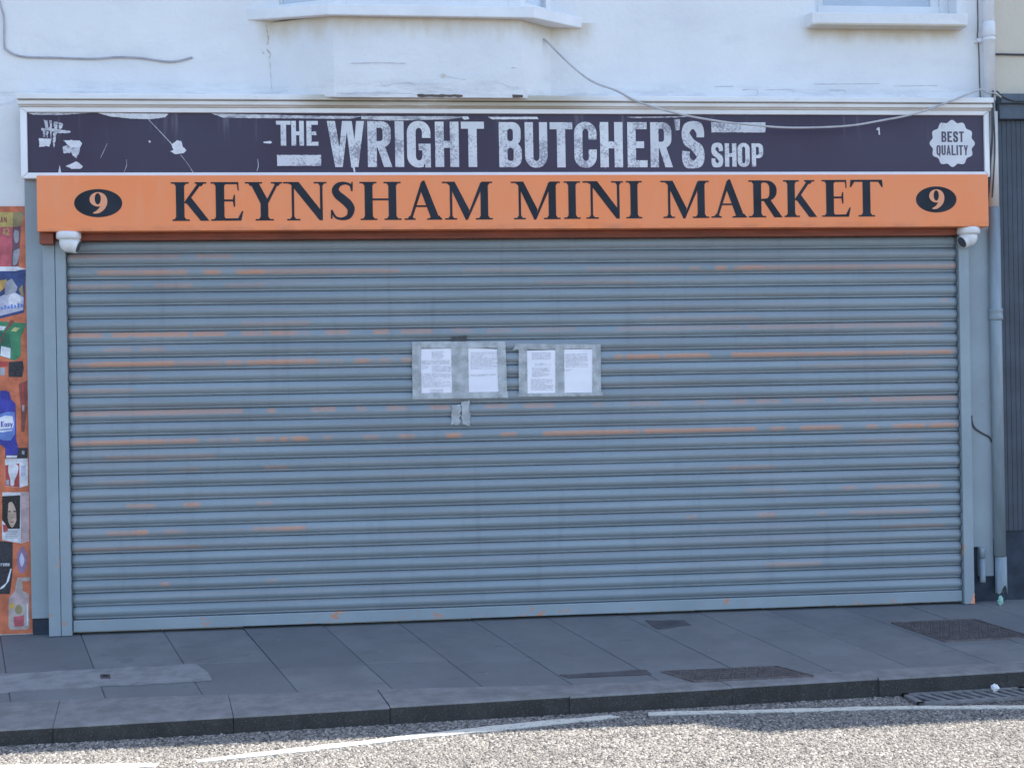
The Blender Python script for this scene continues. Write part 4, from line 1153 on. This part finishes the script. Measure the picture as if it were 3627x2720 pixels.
# ================================================================== PRODUCT POSTER
po = thing('product_poster', (-3.4, -0.01, 0.03), 'orange poster of household products on the wall at the far left', 'poster')
OR_ = flat('orange', (0.60, 0.165, 0.08))
mb = MB(); plate(mb, [('+', rect(-3.75, 0.015, -3.036, 2.677))], 0.0, 0.012); mb.build('poster_sheet', OR_, po)
PC = {'yellow': (.55, .42, .14), 'olive': (.30, .24, .12), 'magenta': (.52, .11, .14), 'plum': (.16, .08, .11), 'grey': (.34, .35, .40), 'blue': (.035, .065, .20), 'white': (.70, .70, .74),
      'lilac': (.50, .50, .62), 'green': (.05, .24, .12), 'dgreen': (.03, .15, .10), 'black': (.030, .032, .042), 'royal': (.045, .05, .34), 'sky': (.14, .24, .58), 'red': (.42, .06, .055),
      'brown': (.24, .075, .06), 'skin': (.50, .36, .28), 'pink': (.50, .37, .38), 'purple': (.28, .17, .27), 'amber': (.60, .36, .10), 'clear': (.46, .38, .35), 'hair': (.018, .018, .02), 'lime': (.58, .60, .26)}
PM = {k: flat(k, v) for k, v in PC.items()}
pn = [0]
def pr(name, c, pts_, lay, parent=None, curve=False):
    if curve: pts_ = [(q.x, q.y) for q in smooth_path([(a, b, 0) for a, b in pts_ + [pts_[0]]], 4)][:-1]
    m__ = MB(); plate(m__, [('+', pts_)], -0.0122 - 0.0008 * lay, 0.0006)
    return m__.build(name, PM[c], parent or po)
b1 = pr('printed_box', 'magenta', [(-3.70, 2.547), (-3.115, 2.548), (-3.127, 2.301), (-3.70, 2.31)], 0)
pr('box_top', 'yellow', [(-3.70, 2.642), (-3.112, 2.640), (-3.115, 2.5485), (-3.70, 2.5475)], 0, b1)
pr('box_side', 'olive', [(-3.112, 2.640), (-3.044, 2.643), (-3.066, 2.556), (-3.1145, 2.5485)], 0, b1)
pr('box_side', 'plum', [(-3.1145, 2.547), (-3.066, 2.555), (-3.084, 2.304), (-3.1265, 2.301)], 0, b1)
pr('box_picture', 'grey', [(-3.105, 2.53), (-3.08, 2.52), (-3.082, 2.46), (-3.10, 2.45), (-3.11, 2.49)], 1, b1, True)
pr('box_picture', 'grey', [(-3.11, 2.40), (-3.075, 2.41), (-3.088, 2.33), (-3.115, 2.31), (-3.118, 2.36)], 1, b1, True)
def ptext(txt, x0, x1, z0, z1, c, lay, parent, gap=.15): word(parent, txt, x0, x1, z0, z1, -0.0122 - 0.0008 * lay, PM[c], gap, .0005)
ptext('AN', -3.190, -3.150, 2.575, 2.612, 'brown', 1, b1)
ptext('42', -3.178, -3.134, 2.498, 2.540, 'yellow', 1, b1)
tb = pr('printed_tub', 'blue', [(-3.70, 2.281), (-3.040, 2.280), (-3.055, 2.013), (-3.199, 1.979), (-3.70, 1.95)], 0)
pr('tub_rim', 'white', [(-3.70, 2.305), (-3.090, 2.301), (-3.039, 2.286), (-3.108, 2.273), (-3.70, 2.278)], 1, tb)
pr('tub_picture', 'lilac', [(-3.70, 2.08), (-3.197, 2.115), (-3.162, 2.133), (-3.110, 2.141), (-3.056, 2.110), (-3.060, 2.030), (-3.199, 1.995), (-3.70, 1.96)], 1, tb)
pr('tub_picture', 'white', [(-3.135, 2.125), (-3.10, 2.135), (-3.075, 2.10), (-3.085, 2.055), (-3.13, 2.05), (-3.15, 2.09)], 2, tb, True)
pr('tub_badge', 'grey', [(-3.169, 2.204), (-3.126, 2.227), (-3.092, 2.173), (-3.101, 2.144), (-3.168, 2.121)], 2, tb)
pr('tub_picture', 'amber', [(-3.40, 2.22), (-3.195, 2.216), (-3.155, 2.222), (-3.173, 2.168), (-3.196, 2.145), (-3.40, 2.13)], 1, tb)
pr('tub_picture', 'olive', [(-3.085, 2.16), (-3.062, 2.19), (-3.054, 2.12), (-3.07, 2.115)], 2, tb)
for i in range(7): pr('tub_print', 'sky', rect(-3.195 + .02 * i, 2.035 + .002 * i, -3.182 + .02 * i, 2.05 + .003 * i + .008 * (i % 2)), 3, tb)
gt = pr('printed_green_tub', 'green', [(-3.70, 1.97), (-3.199, 1.961), (-3.040, 1.947), (-3.077, 1.865), (-3.079, 1.746), (-3.117, 1.714), (-3.203, 1.748), (-3.70, 1.75)], 0)
pr('tub_side', 'dgreen', [(-3.21, 1.90), (-3.15, 1.882), (-3.135, 1.80), (-3.15, 1.735), (-3.205, 1.745)], 1, gt)
pr('tub_label', 'white', [(-3.196, 1.807), (-3.140, 1.794), (-3.143, 1.729), (-3.203, 1.748)], 2, gt)
pr('tub_label', 'lime', [(-3.114, 1.924), (-3.082, 1.918), (-3.105, 1.895), (-3.137, 1.901)], 1, gt)
pr('tub_strap', 'brown', [(-3.136, 1.972), (-3.113, 1.960), (-3.166, 1.901), (-3.201, 1.819), (-3.201, 1.843)], 3, gt)
pr('tub_label', 'white', [(-3.25, 1.935), (-3.165, 1.93), (-3.18, 1.905), (-3.25, 1.905)], 1, gt)
pr('printed_pot', 'black', [(-3.154, 1.708), (-3.068, 1.712), (-3.063, 1.668), (-3.073, 1.612), (-3.156, 1.615)], 1)
pr('printed_packet', 'red', [(-3.5, 1.712), (-3.157, 1.711), (-3.161, 1.679), (-3.5, 1.679)], 0)
pr('printed_packet', 'grey', [(-3.5, 1.673), (-3.175, 1.673), (-3.179, 1.625), (-3.5, 1.626)], 0)
br = pr('printed_brush', 'brown', [(-3.096, 1.568), (-3.045, 1.590), (-3.047, 1.412), (-3.067, 1.270), (-3.084, 1.271), (-3.084, 1.425)], 0)
pr('brush_handle', 'red', [(-3.078, 1.57), (-3.060, 1.575), (-3.062, 1.44), (-3.076, 1.44)], 1, br)
pr('brush_ferrule', 'pink', [(-3.078, 1.438), (-3.062, 1.438), (-3.064, 1.400), (-3.076, 1.400)], 1, br)
bo = pr('printed_bottle', 'royal', [(-3.30, 1.528), (-3.172, 1.530), (-3.152, 1.518), (-3.143, 1.477), (-3.116, 1.446), (-3.116, 1.224), (-3.106, 1.182), (-3.108, 1.129), (-3.178, 1.127), (-3.183, 1.172), (-3.212, 1.196), (-3.30, 1.22)], 1)
pr('bottle_label', 'sky', [(-3.27, 1.36), (-3.209, 1.385), (-3.168, 1.397), (-3.122, 1.396), (-3.122, 1.260), (-3.148, 1.219), (-3.194, 1.220), (-3.26, 1.25)], 2, bo)
pr('bottle_label', 'white', [(-3.25, 1.345), (-3.18, 1.375), (-3.135, 1.37), (-3.128, 1.32), (-3.14, 1.28), (-3.20, 1.27), (-3.25, 1.28)], 3, bo)
# the word on the bottle label: capital E with small rounded letters
wd = {'E': SANS['E'], 'a': [('+', ell(.45, .33, .45, .33, 20)), ('-', ell(.45, .33, .18, .17, 14)), ('+', rect(.68, 0, .98, .64))],
      's': xf(SANS['S'], 0, 0, 1, .66), 'y': [('+', [(0, .66), (.32, .66), (.62, .1), (.40, -.05)]), ('+', [(.70, .66), (1, .66), (.42, -.32), (.12, -.32)])]}
for ch, x0, x1 in (('E', -3.205, -3.188), ('a', -3.185, -3.170), ('s', -3.167, -3.153), ('y', -3.151, -3.134)):
    letter(bo, wd[ch], x0, x1, 1.305, 1.338, 1.0, -0.0122 - .0008 * 4, PM['royal'], .0005)
pr('label_band', 'sky', [(-3.21, 1.290), (-3.13, 1.295), (-3.13, 1.287), (-3.21, 1.282)], 4, bo)
pr('printed_carton', 'black', [(-3.183, 1.172), (-3.048, 1.172), (-3.049, 1.105), (-3.183, 1.108)], 0)
pr('carton_label', 'white', [(-3.177, 1.126), (-3.112, 1.125), (-3.113, 1.110), (-3.178, 1.110)], 2)
pr('carton_label', 'grey', [(-3.082, 1.155), (-3.066, 1.15), (-3.068, 1.128), (-3.084, 1.132)], 1)
bb = pr('printed_bulb_box', 'white', [(-3.186, 1.104), (-3.048, 1.105), (-3.050, 0.937), (-3.098, 0.924), (-3.187, 0.935)], 0)
pr('box_window', 'red', [(-3.185, 1.065), (-3.099, 1.075), (-3.101, 0.926), (-3.186, 0.937)], 1, bb)
pr('bulb', 'white', [(-3.165, 1.065), (-3.136, 1.076), (-3.106, 1.058), (-3.111, 1.016), (-3.130, 0.969), (-3.134, 0.940), (-3.154, 0.940), (-3.155, 0.976), (-3.166, 1.023)], 2, bb, True)
pr('box_print', 'lilac', [(-3.09, 1.06), (-3.06, 1.065), (-3.063, 1.0), (-3.092, 0.99)], 1, bb)
pr('bulb_cap', 'grey', [(-3.18, 0.975), (-3.162, 0.975), (-3.163, 0.942), (-3.18, 0.944)], 2, bb)
hb = pr('printed_hair_box', 'white', [(-3.205, 0.897), (-3.045, 0.894), (-3.049, 0.590), (-3.098, 0.577), (-3.211, 0.601)], 0)
pr('box_side', 'pink', [(-3.095, 0.892), (-3.047, 0.892), (-3.051, 0.592), (-3.098, 0.580)], 1, hb)
pr('hair', 'hair', [(-3.206, 0.873), (-3.097, 0.877), (-3.103, 0.668), (-3.169, 0.670), (-3.208, 0.725)], 1, hb)
fc = pr('face', 'skin', [(-3.179, 0.819), (-3.154, 0.837), (-3.126, 0.821), (-3.114, 0.770), (-3.122, 0.723), (-3.148, 0.676), (-3.171, 0.712), (-3.181, 0.766)], 2, hb, True)
pr('box_print', 'red', [(-3.206, 0.696), (-3.177, 0.695), (-3.175, 0.653), (-3.201, 0.648)], 2, hb)
for x0, x1, z0, z1, c in ((-3.172, -3.155, 0.773, 0.781, 'hair'), (-3.141, -3.122, 0.773, 0.781, 'hair'), (-3.153, -3.146, 0.735, 0.741, 'brown'), (-3.159, -3.137, 0.708, 0.715, 'brown')):
    pr('face_print', c, ell((x0 + x1) / 2, (z0 + z1) / 2, (x1 - x0) / 2, (z1 - z0) / 2, 12), 3, hb)
pr('hair', 'hair', [(-3.182, 0.83), (-3.168, 0.842), (-3.172, 0.79), (-3.176, 0.74), (-3.166, 0.69), (-3.172, 0.668), (-3.188, 0.70)], 3, hb)
pr('hair', 'hair', [(-3.150, 0.842), (-3.122, 0.83), (-3.108, 0.77), (-3.112, 0.70), (-3.132, 0.668), (-3.122, 0.72), (-3.123, 0.78), (-3.134, 0.815)], 3, hb)
for i in range(5): pr('box_print', 'grey', rect(-3.19, .655 - .011 * i, -3.11 - .006 * (i % 3), .659 - .011 * i), 3, hb)
bl = pr('printed_black_bottle', 'black', [(-3.40, 0.61), (-3.222, 0.595), (-3.147, 0.584), (-3.153, 0.380), (-3.170, 0.262), (-3.227, 0.267), (-3.40, 0.28)], 1)
pr('bottle_stripe', 'white', [(-3.226, 0.305), (-3.191, 0.334), (-3.164, 0.422), (-3.156, 0.421), (-3.174, 0.345), (-3.203, 0.307), (-3.227, 0.293)], 2, bl)
lw = {'r': [('+', rect(0, 0, .35, .66)), ('+', [(.3, .42), (.95, .52), (.95, .68), (.3, .6)])], 'e': [('+', ell(.5, .33, .5, .33, 20)), ('-', rect(.3, .36, .72, .5)), ('-', rect(.5, .14, 1.1, .24))],
      'm': [('+', rect(0, 0, .24, .66)), ('+', rect(.38, 0, .62, .66)), ('+', rect(.76, 0, 1, .66)), ('+', rect(0, .5, 1, .66))]}
for ch, x0, x1 in (('r', -3.222, -3.211), ('e', -3.209, -3.197), ('m', -3.195, -3.181), ('e', -3.179, -3.167)):
    letter(bl, lw[ch], x0, x1, 0.438, 0.466, 1.0, -0.0122 - .0008 * 2, PM['white'], .0005)
ovp = pr('printed_freshener', 'purple', [(-3.093, 0.562), (-3.064, 0.52), (-3.060, 0.472), (-3.068, 0.42), (-3.096, 0.387), (-3.12, 0.42), (-3.125, 0.474), (-3.118, 0.52)], 0, None, True)
pr('freshener_centre', 'lilac', [(-3.095, 0.52), (-3.078, 0.475), (-3.095, 0.43), (-3.108, 0.475)], 1, ovp, True)
pu = pr('printed_pump_bottle', 'clear', [(-3.131, 0.332), (-3.122, 0.364), (-3.047, 0.365), (-3.045, 0.341), (-3.094, 0.342), (-3.092, 0.283), (-3.055, 0.258), (-3.055, 0.050), (-3.070, 0.040), (-3.168, 0.040), (-3.182, 0.061), (-3.177, 0.238), (-3.141, 0.279)], 0)
pr('bottle_neck', 'pink', [(-3.17, 0.25), (-3.12, 0.275), (-3.07, 0.25), (-3.062, 0.20), (-3.168, 0.205)], 1, pu)
pr('bottle_print', 'olive', ell(-3.118, .165, .022, .03, 16), 1, pu)
pr('bottle_print', 'amber', ell(-3.158, .19, .016, .02, 16), 2, pu)
pr('bottle_print', 'magenta', [(-3.15, .12), (-3.085, .13), (-3.09, .06), (-3.145, .058)], 1, pu)
pr('bottle_shine', 'white', [(-3.068, .20), (-3.062, .20), (-3.062, .07), (-3.072, .06)], 2, pu)

# ================================================================== PIPES, CABLES
dp = thing('downpipe', (3.25, -0.07, 0.05), 'downpipe, white above and grey below, between the shop and the cream building', 'pipe')
def vpipe(mb_, x, y, z0, z1, r): return mb_.lathe(x, y, [(r, z0), (r, (z0 + z1) / 2), (r, z1)], 24)
vpipe(MB(), 3.236, -0.07, 3.353, 6.0, 0.0375).build('upper_pipe', 'pipe_white', dp, True)
MB().lathe(3.236, -0.07, [(0.039, 3.778), (0.0425, 3.785), (0.0425, 3.868), (0.039, 3.875)], 24).build('collar', 'pipe_white', dp, True)
cl = MB(); cl.lathe(3.236, -0.07, [(0.0405, 3.752), (0.0415, 3.756), (0.0415, 3.768), (0.0405, 3.772)], 24); cl.box(3.165, 3.20, -0.05, 0.0, 3.750, 3.772)
cl.build('clip', 'pipe_white', dp)
vpipe(MB(), 3.246, -0.07, 2.642, 3.275, 0.0375).build('middle_pipe', 'pipe_cream', dp, True)
vpipe(MB(), 3.2485, -0.07, 0.315, 2.640, 0.0390).build('lower_pipe', 'pipe_grey', dp, True)
MB().lathe(3.2485, -0.07, [(0.0415, 1.885), (0.0475, 1.892), (0.0475, 1.915), (0.0445, 1.92), (0.0445, 1.94), (0.0475, 1.945), (0.0475, 1.958), (0.0415, 1.965)], 24).build('collar', 'pipe_grey', dp, True)
# broken shoe
mb = MB(); n = 24; ring = []
for j in range(n):
    q = 2 * math.pi * j / n
    ring.append((3.254 + .0385 * math.cos(q), -0.07 + .0385 * math.sin(q), 0.06 + 0.055 * max(0, math.sin(2.2 * q + 3.4)) + random.uniform(0, .012)))
mb.add(ring + [(x, y, 0.309) for x, y, z in ring], [(j, (j + 1) % n, n + (j + 1) % n, n + j) for j in range(n)] + [tuple(range(n, 2 * n))])
mb.build('broken_shoe', 'pipe_grey', dp, True)
MB().lathe(3.2485, -0.07, [(0.034, 0.308), (0.034, 0.316)], 20).build('joint', 'dark', dp)
st = thing('stub_pipe', (3.128, -0.07, 0.13), 'short grey stub of pipe at the foot of the right side board', 'pipe')
MB().lathe(3.128, -0.066, [(0.0185, 0.14), (0.0190, 0.16), (0.0190, 0.298)], 18).build('pipe', 'pipe_grey', st, True)
MB().lathe(3.126, -0.066, [(0.0195, 0.302), (0.0195, 0.36), (0.016, 0.372)], 18).build('cap', 'pipe_grey', st, True)

def cable(pts_, r, mat, name, label, n=5, k=6):
    return tag(MB().tube(smooth_path(pts_, k), r, n + 2).build(name, mat, None, True), label, 'cable')
cable([(-3.22, -0.012, 4.2), (-3.169, -0.012, 3.945), (-3.147, -0.012, 3.850), (-3.147, -0.012, 3.688), (-3.132, -0.012, 3.650), (-3.044, -0.012, 3.612), (-2.83, -0.010, 3.606), (-2.616, -0.011, 3.601), (-2.466, -0.012, 3.612), (-2.315, -0.010, 3.608), (-2.136, -0.012, 3.585), (-1.998, -0.006, 3.615)],
      0.0065, 'cable_white', 'wall_cable', 'thin painted cable bending along the white wall at upper left')
cable([(0.235, -0.046, 3.735), (0.252, -0.058, 3.728), (0.35, -0.065, 3.627), (0.456, -0.09, 3.522), (0.552, -0.12, 3.447), (0.689, -0.155, 3.387), (0.833, -0.185, 3.307), (1.067, -0.2, 3.235), (1.327, -0.2, 3.187), (1.580, -0.2, 3.159), (1.834, -0.2, 3.143), (2.193, -0.2, 3.155), (2.451, -0.2, 3.195), (2.659, -0.2, 3.236), (2.869, -0.2, 3.307), (3.055, -0.2, 3.378), (3.130, -0.17, 3.404), (3.196, -0.118, 3.395), (3.25, -0.115, 3.39), (3.30, -0.095, 3.37)],
      0.0068, 'cable_grey', 'hanging_cable', 'grey cable sagging from the bay across the purple sign')
cable([(3.055, -0.101, 1.25), (3.073, -0.058, 1.230), (3.084, -0.057, 1.189), (3.105, -0.057, 1.161), (3.147, -0.057, 1.133), (3.196, -0.057, 1.105), (3.214, -0.045, 1.07)],
      0.006, 'cable_dark', 'side_board_cable', 'short black cable looping over the right grey side board')
cable([(3.30, -0.012, 3.675), (3.36, -0.012, 3.676), (3.7, -0.012, 3.674), (5.5, -0.012, 3.68)], 0.007, 'cable_dark', 'neighbour_cable', 'dark cable running level across the cream wall')
cable([(3.236, -0.112, 3.40), (3.222, -0.13, 3.25), (3.218, -0.13, 3.10), (3.216, -0.10, 2.95), (3.211, -0.09, 2.80), (3.213, -0.06, 2.6)], 0.0075, 'cable_dark', 'vertical_cable', 'dark cable hanging down the right end of the signs')
cable([(3.238, -0.112, 3.41), (3.232, -0.125, 3.27), (3.24, -0.12, 3.05), (3.228, -0.12, 2.85), (3.225, -0.10, 2.7)], 0.005, 'cable_dark', 'vertical_cable', 'thinner dark cable beside the downpipe at the right end of the signs')
cable([(3.186, -0.012, 6.0), (3.187, -0.012, 4.5), (3.188, -0.012, 3.9), (3.182, -0.012, 3.80), (3.19, -0.012, 3.72), (3.193, -0.012, 3.45), (3.196, -0.014, 3.36)], 0.0036, 'cable_dark', 'pipe_side_shade', 'dark line for the crack shade down the white wall beside the upper downpipe')  # thin dark tube stands in for the shaded crack beside the pipe
cable([(3.27, -0.10, 3.41), (3.33, -0.085, 3.37), (3.42, -0.085, 3.345), (3.52, -0.085, 3.36), (3.75, -0.085, 3.40)], 0.005, 'cable_dark', 'fascia_cable', 'dark wire looping over the neighbouring dark fascia')

# ================================================================== STREET IRONWORK AND LITTER
def on_pave(x, y, dz): return (x, y, pave_z(y) + dz)
def cover(quad, label, ribs, mat_r='iron_rib'):
    c0 = (sum(q[0] for q in quad) / 4, sum(q[1] for q in quad) / 4)
    t = thing('access_cover', on_pave(c0[0], c0[1], 0), label, 'access cover', 'iron covers set in the pavement')
    def lerp(s, q):
        a = [(1 - s) * quad[0][k] + s * quad[1][k] for k in (0, 1)]; b = [(1 - s) * quad[3][k] + s * quad[2][k] for k in (0, 1)]
        return ((1 - q) * a[0] + q * b[0], (1 - q) * a[1] + q * b[1])
    m_ = MB(); top = [on_pave(*lerp(s, q), 0.006) for s, q in ((.025, .03), (.975, .03), (.975, .97), (.025, .97))]
    m_.prism([(x, y, z - .02) for x, y, z in top], top); m_.build('plate', 'iron', t)
    m_ = MB()
    for e in (((0, 0), (1, 0), (.985, .02), (.015, .02)), ((0, 1), (.015, .98), (.985, .98), (1, 1)), ((0, 0), (.015, .02), (.015, .98), (0, 1)), ((1, 0), (1, 1), (.985, .98), (.985, .02))):
        tp = [on_pave(*lerp(*p), 0.009) for p in e]; m_.prism([(x, y, z - .02) for x, y, z in tp], tp)
    m_.build('frame', 'iron_rib', t)
    rb = MB()
    nx, ny = ribs
    for i in range(nx):
        for j in range(ny):
            s0, q0_ = .05 + .9 * i / nx, .06 + .88 * j / ny
            ds, dq = .9 / nx, .88 / ny
            if (i + j) % 2: e = ((s0 + ds * .1, q0_ + dq * .15), (s0 + ds * .3, q0_ + dq * .1), (s0 + ds * .9, q0_ + dq * .85), (s0 + ds * .7, q0_ + dq * .9))
            else: e = ((s0 + ds * .7, q0_ + dq * .1), (s0 + ds * .9, q0_ + dq * .15), (s0 + ds * .3, q0_ + dq * .9), (s0 + ds * .1, q0_ + dq * .85))
            tp = [on_pave(*lerp(*p), 0.010) for p in e]; rb.prism([(x, y, z - .006) for x, y, z in tp], tp)
    tag(rb.build('tread_pattern', mat_r, t), kind='stuff')
cover([(2.47, -0.975), (3.03, -0.950), (2.877, -0.487), (2.323, -0.498)], 'patterned rusty access cover in the pavement near the downpipe', (16, 10))
cover([(0.799, -1.567), (1.471, -1.550), (1.327, -1.344), (0.658, -1.358)], 'narrow rusty access cover beside the kerb in front of the shutter', (16, 5))
stp = thing('stopcock_cover', on_pave(-2.41, -1.04, 0.006), 'small dark stopcock cover in the pale concrete patch', 'access cover')
tp = [on_pave(x, y, 0.010) for x, y in ((-2.428, -1.080), (-2.374, -1.083), (-2.392, -0.996), (-2.446, -0.992))]
m_ = MB(); m_.prism([(x, y, z - .02) for x, y, z in tp], tp); m_.build('lid', 'iron', stp, bevel=.003)
tp = [on_pave(x, y, 0.013) for x, y in ((-2.42, -1.05), (-2.395, -1.052), (-2.40, -1.03), (-2.425, -1.028))]
m_ = MB(); m_.prism([(x, y, z - .006) for x, y, z in tp], tp); m_.build('finger_slot', 'void', stp)

gr = thing('drain_grate', (2.28, -1.72, ROAD_Z), 'cast iron road gully grate with slanting bars against the kerb', 'drain')
def gk(x, d): return kerb_front(x) - d
m_ = MB(); m_.add([(1.95, gk(1.95, .02), ROAD_Z + .002), (1.95, gk(1.95, .235), ROAD_Z + .002), (2.64, gk(2.64, .235), ROAD_Z + .002), (2.64, gk(2.64, .02), ROAD_Z + .002)], [(0, 1, 2, 3)]); m_.build('pit', 'void', gr)
m_ = MB()
def gbar(x0, d0, x1, d1, w, wy, z1): 
    P = [(x0, gk(x0, d0)), (x0 + w, gk(x0 + w, d0 + wy)), (x1 + w, gk(x1 + w, d1 + wy)), (x1, gk(x1, d1))]
    return [(x, y, ROAD_Z + .003) for x, y in P], [(x, y, ROAD_Z + z1) for x, y in P]
for x0, x1, d0, d1 in ((1.94, 2.65, .01, .04), (1.94, 2.65, .215, .245), (1.94, 1.975, .01, .245), (2.615, 2.65, .01, .245)):
    P = [(x0, gk(x0, d1)), (x1, gk(x1, d1)), (x1, gk(x1, d0)), (x0, gk(x0, d0))]
    m_.prism([(x, y, ROAD_Z - .02) for x, y in P], [(x, y, ROAD_Z + .014) for x, y in P])
m_.build('frame', 'grate', gr)
for i in range(10):
    xa = 1.976 + .062 * i
    m_ = MB()
    P = [(xa, gk(xa, .04)), (xa + .055, gk(xa + .055, .213)), (xa + .085, gk(xa + .085, .213)), (xa + .030, gk(xa + .030, .04))]
    P = [(min(x, 2.613), y) for x, y in P]
    m_.prism([(x, y, ROAD_Z + .003) for x, y in P], [(x, y, ROAD_Z + .013) for x, y in P]); m_.build('bar', 'grate', gr)

def crumple(x, y, z, r, name, mat, label, sq=(1, 1, 1)):
    rng = random.Random(int(x * 1000))
    m__ = MB(); prof_ = []
    vs_, fs_ = [], []
    for i in range(7):
        a = -math.pi / 2 + math.pi * i / 6
        for j in range(10):
            q = 2 * math.pi * j / 10
            k_ = r * rng.uniform(.65, 1.15)
            vs_.append((x + k_ * math.cos(a) * math.cos(q) * sq[0], y + k_ * math.cos(a) * math.sin(q) * sq[1], z + r * .9 * sq[2] + k_ * math.sin(a) * sq[2]))
    for i in range(6):
        for j in range(10):
            fs_.append((i * 10 + j, i * 10 + (j + 1) % 10, (i + 1) * 10 + (j + 1) % 10, (i + 1) * 10 + j))
    m__.add(vs_, fs_)
    return tag(m__.build(name, mat), label, 'litter')
crumple(2.455, -1.66, ROAD_Z + .012, 0.022, 'paper_litter', 'white_litter', 'crumpled white litter by the kerb above the drain grate')
crumple(3.215, -0.14, pave_z(-0.14), 0.028, 'plastic_litter', 'green_litter', 'pale green plastic scrap at the foot of the downpipe', (0.8, 0.6, 1.2))
